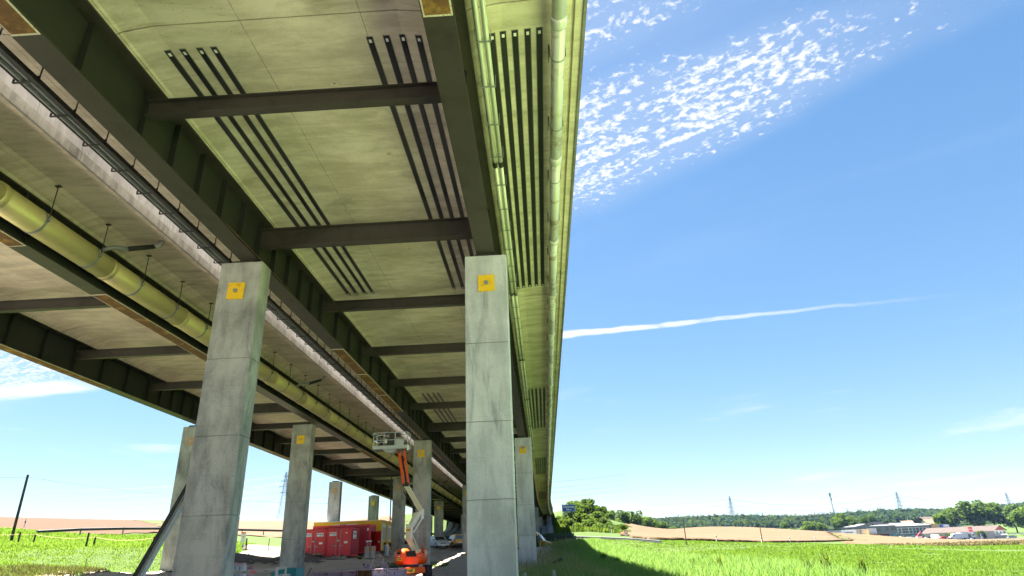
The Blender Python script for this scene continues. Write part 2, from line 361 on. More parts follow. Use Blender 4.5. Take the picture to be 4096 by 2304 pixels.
# ------------------------------------------------------------------ terrain (heights are relative to the eye, 1.6 m above the grass)
CP = np.array([(0,-60,-1.9),(60,-60,-2),(-60,-60,-1.5),(0,0,-1.6),(0,20,-1.5),(-10,18,-1.3),(-10,30,-1.3),(-9,46,-1.27),(-13,50,-.75),(0,35,-1.3),(-1,53.4,-.87),(1,62,-.6),(-1,70,-.3),(-1,89,.22),(0,95,.36),(-15,97,1.08),(-12,98,1.0),(-20,66,.28),(-17,66,.12),(-13,66,0),(-18,77,.62),(-16.4,77,.55),(-28,72,1.5),(-26,64,1.2),(-25,56,.6),(-21,45,0),(-17.5,44,-.6),(-25,43,-.1),(-25,36,.03),(-25,30,-.35),(-36.5,52,1.72),(-45,56,2.3),(-49,60,2.65),(-28.6,48,1.3),(-30,30,.3),(-20,15,-1.1),(-42,30,1.3),(-54,70,3.85),(-46,75,3.2),(-38,80,2.7),(-52.2,73,3.65),(-47.3,81,3.85),(-42,92,3.85),(-38.7,98,3.8),(-16,108,2.5),(-15,120,2.7),(-30,92,2.7),(-26,104,3.1),
(-75,90,5.9),(-72,90,5.8),(-190,220,17.8),(-254,300,25),(-330,300,30),(-138,300,19),(-108,300,17.7),(-69,150,7.8),(-60,200,10),(-40,260,12),(-120,60,8),(-200,100,17),(-100,0,4),(-250,500,26),(-120,500,24),(-300,900,30),
(0,185,9.6),(-26,185,9.9),(-12,200,10),(-26,178,9.5),(2.5,180,9.3),(-24,152,4.6),(-24,176,7.9),(0,150,3.45),(0,177,6.9),(-12,150,3.8),(-12,176,7.3),(3,160,6.0),(3.6,120,2.6),(9,150,4.6),(8,170,7),(12,150,4.0),(15,160,5.0),(17,170,4.9),(29,200,5.9),(52,230,6.1),(73,250,5.7),(81,230,4.3),(82,200,2.6),(66,150,.13),(43,120,.24),(33,105,.3),(24,95,.62),(14.4,70,.30),(12.7,77,.6),(28.4,90,0.05),(9.2,90,1.2),(3.6,85,1.06),(1,100,1.85),(-6,104,2.1),(58,100,-1.1),(68,100,-1.25),(57,130,-.05),(17,26,-1.4),(10,20,-1.5),(30,40,-1.35),(50,60,-1.4),(20,55,-.5),(6,60,-.6),(7,40,-1.15),(5,75,.3),
(30,-10,-1.9),(110,100,-1.9),(100,170,-1.0),(120,240,-.7),(155,380,1.0),(180,370,-.7),(212,370,-1.0),(240,370,-1.5),(180,320,-1.3),(215,320,-1.6),(160,260,-1.4),(200,260,-1.9),(260,370,-1.6),(250,250,-2),(140,300,-.3),(110,330,2.4),(300,480,2),(320,570,9.5),(290,560,8),(200,500,4),(400,500,0),(100,400,3.6),(60,330,4.6),(20,300,5.2),(30,250,5.0),(14,240,5.6),(4,250,9.5),(80,700,8),(300,800,12),(200,1000,20),(400,1000,18),(600,700,6),(800,1000,30),(900,600,5),(600,200,-4),(300,50,-5),(0,800,15),(-100,1200,30),(300,-100,-5),(-200,-100,5)], float)
CC = 9.0
def solve_rbf():
    d = np.sqrt(((CP[:, None, :2]-CP[None, :, :2])**2).sum(-1)+CC**2)
    A = np.block([[d, np.ones((len(CP), 1))], [np.ones((1, len(CP))), np.zeros((1, 1))]])
    return np.linalg.solve(A + np.eye(len(A))*1e-6, np.append(CP[:, 2], 0))
RW = solve_rbf()
def tz_raw(x, y):
    x = np.atleast_1d(np.asarray(x, float)); y = np.atleast_1d(np.asarray(y, float)); o = np.empty(x.shape)
    xf, yf, of = x.ravel(), y.ravel(), np.empty(x.size)
    for i in range(0, xf.size, 20000):
        d = np.sqrt((xf[i:i+20000, None]-CP[None, :, 0])**2+(yf[i:i+20000, None]-CP[None, :, 1])**2+CC**2)
        of[i:i+20000] = d @ RW[:-1] + RW[-1]
    return of.reshape(x.shape)
def hill(x, y):   # wooded ridge behind the fields
    a = np.clip((y-760)/300, 0, 1); a = a*a*(3-2*a)
    prof = 8+3*np.sin(x/90+.6)+2*np.sin(x/37) - 14*np.clip((x-420)/260, 0, 1) - 12*np.clip((120-x)/220, 0, 1) + 12*np.clip((x-680)/260, 0, 1)
    return a*prof
def terr(x, y):
    x = np.asarray(x, float); y = np.asarray(y, float)
    near = np.exp(-((x/90)**2+((y-50)/120)**2))
    return tz_raw(x, y) + hill(x, y) + near*(.05*np.sin(x*1.3+y*.4)*np.sin(y*.9)+.03*np.sin(x*2.7)*np.sin(y*2.2+x))
def tz(x, y): return float(terr(np.array([x]), np.array([y]))[0])
xs = -4 + 26*np.sinh(np.linspace(-4.9, 4.9, 250)); ys = 42 + 26*np.sinh(np.linspace(-2.6, 5.0, 290))
def gridmesh(name, xs, ys, zf, m, smooth=True):
    X, Y = np.meshgrid(xs, ys); Z = zf(X, Y)
    V = np.stack([X, Y, Z], -1).reshape(-1, 3); nx, ny = len(xs), len(ys)
    idx = np.arange(nx*ny).reshape(ny, nx)
    F = np.stack([idx[:-1, :-1], idx[:-1, 1:], idx[1:, 1:], idx[1:, :-1]], -1).reshape(-1, 4)
    return rawmesh(name, V, F, m, smooth)
def rawmesh(name, V, F, m, smooth=False, tri=False):
    me = bpy.data.meshes.new(name); k = F.shape[1]
    me.vertices.add(len(V)); me.vertices.foreach_set('co', V.astype(np.float32).ravel())
    me.loops.add(F.size); me.loops.foreach_set('vertex_index', F.astype(np.int32).ravel())
    me.polygons.add(len(F)); me.polygons.foreach_set('loop_start', np.arange(0, F.size, k, dtype=np.int32)); me.polygons.foreach_set('loop_total', np.full(len(F), k, np.int32))
    if smooth: me.polygons.foreach_set('use_smooth', np.ones(len(F), bool))
    me.materials.append(m); me.update(calc_edges=True); me.validate(); return me
o = bpy.data.objects.new('ground', gridmesh('ground', xs, ys, terr, G_meadow)); place(o, None); o['kind'] = 'structure'
def inpoly(x, y, P):
    P = np.asarray(P, float); c = np.zeros(np.shape(x), bool); j = len(P)-1
    for i in range(len(P)):
        xi, yi = P[i]; xj, yj = P[j]
        if yi != yj: c ^= ((yi > y) != (yj > y)) & (x < (xj-xi)*(y-yi)/(yj-yi)+xi)
        j = i
    return c
def region(name, poly, step, m, lift=.03, rough=0.0, wob=.5, skirt=0.0, warp=True):
    P = np.asarray(poly, float); x0, y0 = P.min(0)-1; x1, y1 = P.max(0)+1
    gx = np.arange(x0, x1, step); gy = np.arange(y0, y1, step); X, Y = np.meshgrid(gx, gy)
    cx, cy = X[:-1, :-1]+step/2, Y[:-1, :-1]+step/2
    w1 = wob*(np.sin(cx*1.1+cy*.7)+.6*np.sin(cx*2.9-cy*1.7)+.4*np.sin(cy*4.1+cx*3.3)); w2 = wob*(np.sin(cy*1.3-cx*.5)+.6*np.sin(cy*3.1+cx*1.9))
    keep = inpoly(cx+w1, cy+w2, P)
    Z = terr(X, Y)+lift
    if rough:
        N = np.zeros(X.shape); k = [(1.9, 1.0), (4.3, .6), (9.1, .45)]
        for fr, am in k:
            a, b, c, d = rng.uniform(0, 6, 4); N += am*np.sin(X*fr+a+1.7*np.sin(Y*fr*.7+b))*np.sin(Y*fr*1.1+c+1.3*np.sin(X*fr*.8+d))
        Z += rough*(N + rng.normal(0, .5, X.shape)) + rough*.6
    nx = len(gx); idx = np.arange(X.size).reshape(X.shape)
    F = np.stack([idx[:-1, :-1], idx[:-1, 1:], idx[1:, 1:], idx[1:, :-1]], -1)[keep]
    V = np.stack([X, Y, Z], -1).reshape(-1, 3)
    if skirt:
        pad = np.pad(keep, 1); sk = []
        nb = len(V); V = np.concatenate([V, V-np.array([0, 0, skirt])])
        for dy, dx, a, b in ((0, -1, 0, 3), (0, 1, 2, 1), (-1, 0, 1, 0), (1, 0, 3, 2)):
            e = keep & ~pad[1+dy:1+dy+keep.shape[0], 1+dx:1+dx+keep.shape[1]]
            Q = np.stack([idx[:-1, :-1], idx[:-1, 1:], idx[1:, 1:], idx[1:, :-1]], -1)[e]
            sk.append(np.stack([Q[:, a], Q[:, b], Q[:, b]+nb, Q[:, a]+nb], -1))
        F = np.concatenate([F]+sk)
    used = np.unique(F); re = np.full(len(V), -1); re[used] = np.arange(len(used))
    o = bpy.data.objects.new(name, rawmesh(name, V[used], re[F], m, True)); place(o, None); o['kind'] = 'structure'; return o
P_BOUNCEVERGE = [(26.4,-12.3),(41,-60),(80,-60),(44,2),(22,20),(9,28),(2.5,27),(-1.0,20),(2.4,8),(3.4,-4),(6,-8.7)]
P_YARD = [(-24,14),(-24.5,44),(-25.5,56),(-27.5,60),(-29,69),(-24,78),(-22,95),(-19,103),(-8,101),(-.5,97.5),(1.0,94.5),(2.0,90),(1.3,80),(.2,70),(1.0,62),(1.6,56),(.2,50),(-1.2,44),(-2.2,36),(-3.5,26),(-4,14)]
P_PATH = [(-23.5,46),(-25,57),(-28.5,63),(-30,68),(-32,71),(-33,74.5),(-26,77),(-21,80),(-19.5,70),(-20,62),(-18.5,52),(-19.5,46)]
P_WHEAT = [(14.5,88),(24,97),(33,107),(43,121),(52,132),(66,152),(82,200),(112,250),(150,335),(120,345),(90,290),(60,262),(40,250),(32,228),(23,182),(17.5,150),(12.5,120),(12.2,100)]
P_STUB = [(44,96),(58,100.5),(68,101),(90,112),(140,140),(250,190),(300,352),(205,354),(150,358),(152,338),(114,250),(84,200),(70,150),(56,128)]
P_PLOUGH = [(-56,74),(-120,62),(-270,120),(-340,330),(-165,262),(-110,180),(-58,112),(-47,86)]
P_TAN = [(-45,90),(-56,113),(-108,182),(-150,262),(-170,330),(-85,330),(-50,230),(-32,150),(-31,110),(-36,94)]
region('bounce_gravel', [(-60,-60),(40,-60),(26,-12),(6,-9),(3,-4),(2,8),(-1.5,18),(-3.4,24),(-4.2,14),(-23.8,14),(-24,20),(-36,14)], 1.0, G_bouncegravel, .03, .02, .4)  # added unseen ground, bounces neutral light onto the piers and soffit
region('bounce_verge', P_BOUNCEVERGE, 1.0, G_bounceverge, .03, .02, .4)  # unseen green ground, added to bounce light up under the near deck
region('dirt_yard', P_YARD, .33, G_dirt, .03, .035, .5)
region('gravel_path', P_PATH, .4, G_path, .085, .015, .5)
region('wheat_field', P_WHEAT, 1.2, G_wheat, .30, .04, .4, .35)
region('dry_grass_strip', P_STUB, 1.2, G_stub, .15, .06, .8, .3)
region('ploughed_field', P_PLOUGH, 1.6, G_plough, .06, .05, .8)
region('stubble_field', P_TAN, 1.6, G_wheat, .08, .04, .8)
region('car_park', [(150,362),(150,384),(262,384),(262,352),(200,356)], 2.5, G_asphalt, .10)

# ------------------------------------------------------------------ the two viaducts
H, G = 9.6, .0083014
def curve(y): return 3.5e-4*max(0, y-125)**2
def dcurve(y): return 7e-4*max(0, y-125)
def zb(y): return H - G*y
def bp(x, y, z): return (x+curve(y), y, zb(y)+z)
def sweep(mb, pts, stations, closed=True, caps=True):
    n = len(pts); vs = []; fs = []
    for y in stations: vs += [bp(p[0], y, p[1]) for p in pts]
    m = n if closed else n-1
    for i in range(len(stations)-1):
        for k in range(m): fs.append((i*n+k, (i+1)*n+k, (i+1)*n+(k+1) % n, i*n+(k+1) % n))
    if caps and closed: fs += [tuple(range(n)), tuple(range((len(stations)-1)*n+n-1, (len(stations)-1)*n-1, -1))]
    return mb.add(vs, fs)
def st(a, b, step=4.0):
    n = max(1, int(math.ceil((b-a)/step))); return [a+(b-a)*i/n for i in range(n+1)]
def rect(x0, x1, z0, z1): return [(x0, z0), (x1, z0), (x1, z1), (x0, z1)]
Y0, Y1 = -26.0, 182.0
def rots(y): return (-G, 0, -math.atan(dcurve(y)))
def steelbeam(z0, z1, x0, x1, fl=.26, th=.022):
    mb = MB(); h = z1-z0
    mb.box(x0, x1, -fl/2, fl/2, 0, th); mb.box(x0, x1, -fl/2, fl/2, h-th, h); mb.box(x0, x1, -.008, .008, th, h-th); return mb
def viaduct(label, gx, slab, beams, deep, soffit, joints, strips=None):
    root = thing('viaduct', label, 'bridge', (sum(gx)/2, 20, zb(20)))
    # slab, cast in bays with open joints between
    js = sorted(joints)
    for a, b in zip(js[:-1], js[1:]):
        part('deck_bay', sweep(MB(), slab, st(a+.018, b-.018)), soffit, root)
    # a sealing strip closes every joint above the gap
    for j in js[1:-1]:
        part('joint_seal', sweep(MB(), rect(slab[0][0]+.1, slab[-2][0]-.1, 2.0, 2.06), [j-.06, j+.06]), M_black, root)
    stiff = MB().box(0, .17, -.009, .009, .042, 1.575).mesh('stiffener', M_steelin)
    stiff_l = MB().box(-.17, 0, -.009, .009, .042, 1.575).mesh('stiffener', M_steelin)
    for gi, x in enumerate(gx):
        inner = 1 if gi == 0 else -1
        mb = MB(); sweep(mb, rect(x-.011, x+.011, .04, 1.58), st(Y0, Y1))
        g = part('girder', mb, M_steelin, root)
        part('bottom_flange', sweep(MB(), rect(x-.31, x+.31, 0, .04), st(Y0, Y1)), M_steel, g)
        part('top_flange', sweep(MB(), rect(x-.37, x+.37, 1.58, 1.62), st(Y0, Y1)), M_steel, g)
        ys_ = []
        for a, b in zip(beams[:-1], beams[1:]):
            near = any(abs((a+b)/2-d_) < 4.5 for d_ in deep)
            ys_ += [a+(b-a)*k/(5 if near else 3) for k in range(5 if near else 3)]
        for y in ys_:
            if -12 < y < 178:
                inst('stiffener', stiff if inner > 0 else stiff_l, g, bp(x+inner*.011, y, 0), rots(y))
        # outer stiffeners only stand at the cross beams
        for y in beams:
            if -12 < y < 178: inst('stiffener', stiff_l if inner > 0 else stiff, g, bp(x-inner*.011, y, 0), rots(y))
    x0, x1 = gx[0]+.19, gx[1]-.19
    me_r = steelbeam(.73, 1.18, x0, x1).mesh('cross_beam', M_steel); me_d = steelbeam(.55, 1.24, x0, x1, .32, .03).mesh('cross_beam', M_steel)
    for y in beams:
        if y > 178: continue
        dp = any(abs(y-d) < 1.2 for d in deep)
        o = bpy.data.objects.new('cross_beam', me_d if dp else me_r); p = bp(0, y, .55 if dp else .73); place(o, root, p, rots(y))
    return root
bR = [-14.1, -7.55, -1, 5.55, 12.1, 18.82, 25.3, 31.8, 38.3, 44.9, 52.35, 58.7, 65.2, 71.7, 78.2, 84.6, 89.9, 96.2, 102.6, 109, 115.4, 121.8, 128.9, 135, 141, 147, 153, 159.9, 166, 172, 178]
bL = [-15.8, -9.3, -2.8, 3.7, 10.3, 16.8, 23.45, 30, 36.5, 43.1, 49.4, 55.8, 62.3, 68.8, 76.9, 81.5, 87.6, 94.8, 100.5, 106.6, 113, 119.4, 125.8, 132.2, 138.6, 145, 151.4, 158, 164.5, 171, 178]
GR = (-9.44, -1.51); GL = (-23.83, -16.02)
slabR = [(-12.45, 1.92), (-12.35, 1.90), (-9.95, 1.70), (-9.84, 1.625), (-9.05, 1.625), (-8.95, 1.69), (-8.25, 1.80), (-2.70, 1.80), (-1.98, 1.69), (-1.90, 1.625), (-1.12, 1.625), (-1.03, 1.69), (-.35, 1.80), (1.22, 1.88), (1.24, 1.91), (1.30, 1.91), (1.32, 1.84), (1.50, 1.84), (1.50, 2.30), (-12.45, 2.30)]
slabL = [(-27.2, 2.05), (-24.4, 1.75), (-24.22, 1.625), (-23.44, 1.625), (-23.3, 1.72), (-22.6, 1.93), (-17.3, 1.93), (-16.6, 1.72), (-16.41, 1.625), (-15.63, 1.625), (-15.55, 1.70), (-14.9, 1.90), (-13.55, 1.86), (-13.50, 1.80), (-13.42, 1.80), (-13.38, 1.74), (-13.20, 1.74), (-13.20, 2.30), (-27.2, 2.30)]
JR = [Y0] + [10.33-16.9, 10.33, 27.2, 43.9, 60.6, 77.3, 94, 110.7, 127.4, 144.1, 160.8] + [Y1]
JL = [Y0] + [-13.4, 3.3, 20.0, 36.7, 53.4, 70.1, 86.8, 103.5, 120.2, 136.9, 153.6, 170.3] + [Y1]
DR = [18.82, 52.35, 89.9, 128.9, 159.9]; DL = [43.1, 76.9, 106.6, 141]
vr = viaduct('near concrete viaduct with dark steel girders and black strips under its deck', GR, slabR, bR, DR, M_soffit, JR)
vl = viaduct('farther concrete viaduct carrying the big brass-coloured pipe under its edge', GL, slabL, bL, DL, M_soffit2, JL)
# edge beams, parapets and fascia panels, cast in bays
for root, x0, x1, z0, z1, m, a0 in ((vr, 1.36, 1.56, 2.30, 3.25, M_cornice, -24), (vr, -12.45, -12.25, 2.30, 3.2, M_fascia, -23), (vl, -13.40, -13.17, 2.30, 3.2, M_fascia, -22), (vl, -27.2, -26.9, 2.30, 3.2, M_fascia, -22)):
    y = a0
    while y < Y1-6:
        part('parapet_panel', sweep(MB(), [(x0, z0), (x1, z0), (x1-.02, z1), (x0+.02, z1)], st(y+.008, y+6.15-.008)), m, root); y += 6.15
# narrow cornice of the near viaduct's edge and fascia panels of the far one facing the gap
y = -22
while y < Y1-5:
    part('fascia_panel', sweep(MB(), rect(-13.197, -13.13, 1.70, 2.02), st(y+.008, y+4.1-.008)), M_fasciadk, vl); part('fascia_top', sweep(MB(), rect(-13.197, -13.15, 2.03, 2.32), st(y+.008, y+4.1-.008)), M_fascia, vl); y += 4.1  # lower panel darker, upper panel paler
y = -20
while y < Y1-5:
    part('cornice', sweep(MB(), rect(1.503, 1.58, 1.80, 2.29), st(y+.008, y+6.15-.008)), M_cornice, vr); y += 6.15
# carbon fibre strips glued under the slab
def soffit_z(x, prof=slabR):
    for a, b in zip(prof[:-1], prof[1:]):
        if a[0] <= x <= b[0] and b[0]-a[0] > 1e-4: return a[1]+(b[1]-a[1])*(x-a[0])/(b[0]-a[0])
    return 1.8
def strip(x, y0, y1, w=.13):
    mb = MB(); z = soffit_z(x); sl_ = soffit_z(x+.05)-soffit_z(x-.05)
    def q(dx, dz): return (x+dx, z + sl_*dx/.1 + dz)
    sweep(mb, [q(-w/2, -.012), q(w/2, -.012), q(w/2, -.004), q(-w/2, -.004)], st(y0, y1))
    o = part('carbon_strip', mb, M_carbon, vr)
    gb = MB(); sweep(gb, [q(-w/2-.018, -.004), q(w/2+.018, -.004), q(w/2+.018, .001), q(-w/2-.018, .001)], st(y0-.02, y1+.02)); part('adhesive', gb, M_glue, o)
    for ye in (y0+.12, y1-.12):
        lb = MB(); sweep(lb, [q(-.032, -.015), q(.032, -.015), q(.032, -.0122), q(-.032, -.0122)], [ye-.05, ye+.05]); part('label', lb, M_label, o)
xs4l = [-8.33, -7.97, -7.56, -7.22]; xs4r = [-3.5, -3.10, -2.72, -2.34]; xs5 = [-.62, -.36, -.08, .22, .5]
for x in xs4l + xs4r: strip(x, 11.05, 26.0)
for x in xs5: strip(x, 11.15, 26.2)
for x in xs4l + xs4r: strip(x, 44.4, 56.0)
for x in xs5: strip(x, 44.6, 59.6)
for x in xs4l + xs4r: strip(x, 78.3, 94)
for x in xs5: strip(x, 78.4, 94); strip(x, 119.6, 135)
# little patched inserts left in the soffit
for k in range(26):
    x = (-4.78, -4.1, -6.3)[k % 3] + .1*math.sin(k*3); y = 12.5+ k*3.1
    mb = MB(); z = soffit_z(x); sweep(mb, rect(x-.10, x+.10, z-.003, z+.001), [y-.09, y+.09]); q = part('anchor_patch', mb, M_soffit2, vr)
    part('bolt_hole', sweep(MB(), rect(x-.022, x+.022, z-.006, z-.0032), [y-.02, y+.02]), M_dark, q)
# cover plates welded under the flanges; the old paint is ground off along their edges
def cover(root, gx, y0, y1, rusty=True):
    g = [o for o in root.children if o.name.startswith('girder')][0 if gx in (GR[0], GL[0]) else 1]
    part('cover_plate', sweep(MB(), rect(gx-.25, gx+.25, -.022, -.002), st(y0, y1)), M_rust if rusty else M_steel, g)
    mb = MB(); sweep(mb, rect(gx-.285, gx-.25, -.016, -.001), st(y0, y1, 1)); sweep(mb, rect(gx+.25, gx+.285, -.016, -.001), st(y0, y1, 1))
    sweep(mb, rect(gx-.285, gx+.285, -.016, -.001), [y1+.001, y1+.05]); sweep(mb, rect(gx-.285, gx+.285, -.016, -.001), [y0-.05, y0-.001])
    part('weld_seam', mb, M_weld, g)
cover(vr, GR[1], -6, 8.85); cover(vr, GR[0], -6, 8.65); cover(vr, GR[0], 28.3, 32.6); cover(vr, GR[0], 32.75, 37.3); cover(vr, GR[0], 37.45, 41.9); cover(vr, GR[1], 62, 67); cover(vr, GR[1], 67.2, 72)
cover(vl, GL[1], 20.7, 33.5); cover(vl, GL[1], 6, 16.7); cover(vl, GL[1], 56, 68); cover(vl, GL[0], 14, 32.9); cover(vl, GL[0], 55, 66)
# rusty guard plates beside the first left pier
g2 = [o for o in vr.children if o.name.startswith('girder')][0]
for a, b in ((16.2, 19.55), (19.6, 21.0)):
    part('guard_plate', sweep(MB(), [(-9.12, .05), (-9.00, -.06), (-8.985, -.06), (-9.10, .06)], st(a, b, 1)), M_rust, g2)

# piers
def pier(label, cx, y, w=1.4, mt=None, d=.72, lifts=(6.25, 3.75, 1.5), plate=M_yellow, zt=None, peg=None, buried=1.0, gang='concrete viaduct piers'):
    cx += curve(y); ztop = (zb(y)-.10) if zt is None else zt
    base = tz(cx, y)
    root = thing('bridge_pier', label, 'pier', (cx, y+d/2, base), gang)
    zs = [base-buried] + sorted(z for z in lifts if z > base+.5) + [ztop]
    for a, b in zip(zs[:-1], zs[1:]):
        s_ = 0.0
        part('shaft_lift', MB().pillar(cx-w/2, cx+w/2, y, y+d, a+.011, b-.011, .026), mt or M_pier, root)
    core = MB().pillar(cx-w/2+.03, cx+w/2-.03, y+.03, y+d-.03, zs[0], ztop-.01, .02); part('joint_core', core, M_wall, root)
    part('bearing', MB().box(cx-.36, cx+.36, y+.06, y+d-.06, ztop-.004, ztop+.075), M_dark, root)
    part('bearing_plate', MB().box(cx-.30, cx+.30, y+.10, y+d-.10, ztop+.076, ztop+.099), M_steel, root)
    if plate is not None:
        px_, pz = cx-.03+.05*math.sin(y*3.7), ztop-1.05+.04*math.sin(y*5.1); tl = .035*math.sin(y*7.9)
        p = part('form_board', MB().box(-.27, .27, -.0215, .0215, -.29, .29, Matrix.Translation((px_, y-.0235, pz)) @ Matrix.Rotation(tl, 4, 'Y')), plate, root)
        part('tie_bolt', MB().tube([(px_, y-.046, pz), (px_, y-.075, pz)], .075, 10).tube([(px_, y-.07, pz), (px_, y-.19, pz+.0)], .018, 6), M_bolt, p)
        if peg: part('timber_block', MB().box(px_-.16, px_+.16, y-.30, y-.047, pz+.12, pz+.30), M_woodlt, p)
    return root
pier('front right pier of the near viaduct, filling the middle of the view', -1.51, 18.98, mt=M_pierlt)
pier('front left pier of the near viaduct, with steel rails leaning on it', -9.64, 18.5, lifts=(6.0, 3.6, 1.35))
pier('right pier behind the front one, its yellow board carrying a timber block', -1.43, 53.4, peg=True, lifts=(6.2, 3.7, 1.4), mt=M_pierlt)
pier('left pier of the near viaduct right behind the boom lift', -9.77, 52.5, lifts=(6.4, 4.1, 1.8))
pier('third right pier of the near viaduct, nearest the yellow van', -1.9, 89.2, w=1.4, lifts=(6.2, 4.3))
pier('third left pier of the near viaduct beside the parked yellow estate van', -9.9, 86.5, lifts=(6, 3.5))
pier('fourth right pier of the near viaduct, a thin sliver past the van', -1.7, 129.3, lifts=(5, 3), plate=None)
pier('fourth left pier of the near viaduct, hidden deep in the row', -9.6, 128.5, lifts=(5, 3), plate=None)
pier('last right pier before the abutment with an orange square on it', -1.5, 160.2, lifts=(7,), plate=M_yellowold)
pier('last left pier of the near viaduct by the abutment', -9.5, 160, lifts=(7,), plate=None)
pier('middle pier of the far viaduct between the path and the red containers', -16.86, 44.2, d=.8, lifts=(6.2, 3.85, 1.5))
pier('outer pier half hidden behind the front left pier, with a bleached board', -24.3, 43.2, lifts=(6, 3.6, 1.4), plate=M_yellowold)
pier('outer far pier standing above the yellow office cabins with a pinkish board', -24.75, 77.0, lifts=(5.5, 3.2), plate=M_yellowold)
pier('narrow outer far pier with a yellow board, right of the pinkish-board one', -24.75, 95.2, lifts=(5.5, 3.2))
pier('dark pier left of the boom lift, with a faded wooden board', -16.9, 76.5, lifts=(6.3, 3.9), plate=M_yellowold)
pier('distant inner pier of the far viaduct behind the white car', -17.0, 106.9, lifts=(6, 4))
pier('distant outer pier of the far viaduct next to the abutment', -24.6, 141, lifts=(6,), plate=None)
pier('distant inner pier of the far viaduct close to the abutment', -17.0, 141, lifts=(6,), plate=None)

# abutments
def abutment(label, x0, x1, zf0, zt0, pave_y0):
    root = thing('abutment', label, 'abutment', ((x0+x1)/2, Y1, zf0))
    c = curve(Y1)
    part('front_wall', MB().box(x0+c, x1+c, Y1-1.4, Y1-.4, zf0-1.5, zb(Y1)-.2), M_wall, root)
    part('back_wall', MB().box(x0+c, x1+c, Y1-.38, Y1+.8, zf0-1.5, zb(Y1)+2.4), M_wall, root)
    for xe in (x0+c-.42, x1+c+.01): part('wing_wall', MB().box(xe, xe+.4, Y1-1.4, Y1+9, zf0-1.5, zb(Y1)+2.6), M_wall, root)
    n = 13; ys_ = np.linspace(pave_y0, Y1-1.6, n+1); m_ = 9
    slabm = []
    for j in range(n):
        for i in range(m_):
            xa = x0+c+(x1-x0)*i/m_+.03; xb = x0+c+(x1-x0)*(i+1)/m_-.03
            za = tz((xa+xb)/2, ys_[j])+.50+.02*((i*7+j*3) % 3); zc_ = tz((xa+xb)/2, ys_[j+1])+.50+.02*((i*7+j*3) % 3)
            mb = MB().add([(xa, ys_[j]+.03, za), (xb, ys_[j]+.03, za), (xb, ys_[j+1]-.03, zc_), (xa, ys_[j+1]-.03, zc_), (xa, ys_[j]+.03, za-.9), (xb, ys_[j]+.03, za-.9), (xb, ys_[j+1]-.03, zc_-.9), (xa, ys_[j+1]-.03, zc_-.9)], [(0, 1, 2, 3), (0, 4, 5, 1), (1, 5, 6, 2), (2, 6, 7, 3), (3, 7, 4, 0)])
            part('slope_slab', mb, M_fasciadk, root)
abutment('abutment of the near viaduct with a paved slope below its wall', -11.6, .9, 6.9, 9.6, 150)
abutment('abutment of the far viaduct, dim behind the parked cars', -26.4, -13.4, 7.6, 9.8, 152)

# ------------------------------------------------------------------ pipes and cables under the decks
def ypipe(x, z, r, y0, y1, step=4.0, n=14): return [bp(x, y, z) for y in st(y0, y1, step)]
root = thing('drain_pipe', 'pale grey rainwater pipe hung under the outer edge of the near deck', 'pipe', bp(.92, 19, 1.5))
y = -16.0
while y < 178:
    b = min(y+5.3, 178)
    o = part('pipe_length', MB().tube(ypipe(.92, 1.50, .165, y, b), .165, 16), M_drain, root, True)
    part('socket', MB().tube([bp(.92, y-.02, 1.5), bp(.92, y+.04, 1.5), bp(.92, y+.22, 1.5), bp(.92, y+.30, 1.5)], [.175, .198, .198, .17], 16), M_drain, o, True)
    for yc in (y+1.25, y+3.9):
        if yc < 176:
            c_ = part('strap', MB().tube([bp(.92, yc-.025, 1.5), bp(.92, yc+.025, 1.5)], .176, 16), M_galv, o)
            part('hanger_rod', MB().bar(bp(.73, yc, 1.5), bp(.73, yc, 1.87), .02).bar(bp(1.11, yc, 1.5), bp(1.11, yc, 1.87), .02).bar(bp(.70, yc-.3, 1.62), bp(.70, yc+.3, 1.62), .018), M_dark, o)
    y += 5.3
root = thing('cable_conduit', 'pair of pale green-lit conduits clipped beside the outer girder', 'conduit', bp(-.82, 19, 1.4))
for x in (-.905, -.735):
    y = -14.3
    while y < 69:
        b = min(y+10.06, 69.2)
        o = part('conduit_length', MB().tube(ypipe(x, 1.40, .068, y+.03, b-.03), .068, 12), M_conduit, root, True)
        part('coupling', MB().tube([bp(x, b-.13, 1.4), bp(x, b+.13, 1.4)], .076, 12), M_black, o, True)
        y += 10.06
y = -13.0; me_c = MB().box(-.19, .19, -.02, .02, -.082, -.07).box(-.19, -.175, -.02, .02, -.07, .30).box(.175, .19, -.02, .02, -.07, .30).box(-.008, .008, -.02, .02, -.07, .05).mesh('conduit_bracket', M_galv)
while y < 69: inst('conduit_bracket', me_c, root, bp(-.82, y, 1.40), rots(y)); y += 1.497
root = thing('cable_tray', 'ladder cable tray hung on rods between the two decks', 'cable tray', bp(-11.4, 19, 1.35))
part('side_rail', sweep(MB(), rect(-11.62, -11.52, 1.28, 1.42), st(-14, 176)), M_dark, root)
for x, r in ((-11.75, .065), (-11.93, .075)): part('duct', MB().tube(ypipe(x, 1.40, r, -14, 176), r, 10), M_galvdull, root, True)
part('cable', MB().tube(ypipe(-12.04, 1.38, .03, -14, 176), .03, 8), M_black, root, True)
me_b = MB().box(-.36, .26, -.025, .025, -.02, .0).box(-.36, -.34, -.025, .025, 0, .10).box(.24, .26, -.025, .025, 0, .16).mesh('tray_bracket', M_dark)
me_h = MB().box(-.012, .012, -.012, .012, 0, .52).box(-.07, .07, -.07, .07, .50, .52).mesh('hanger_rod', M_dark)
y = -13.5
while y < 176:
    o = inst('tray_bracket', me_b, root, bp(-11.78, y, 1.31), rots(y)); inst('hanger_rod', me_h, root, bp(-11.50, y, 1.31), rots(y)); y += 1.238
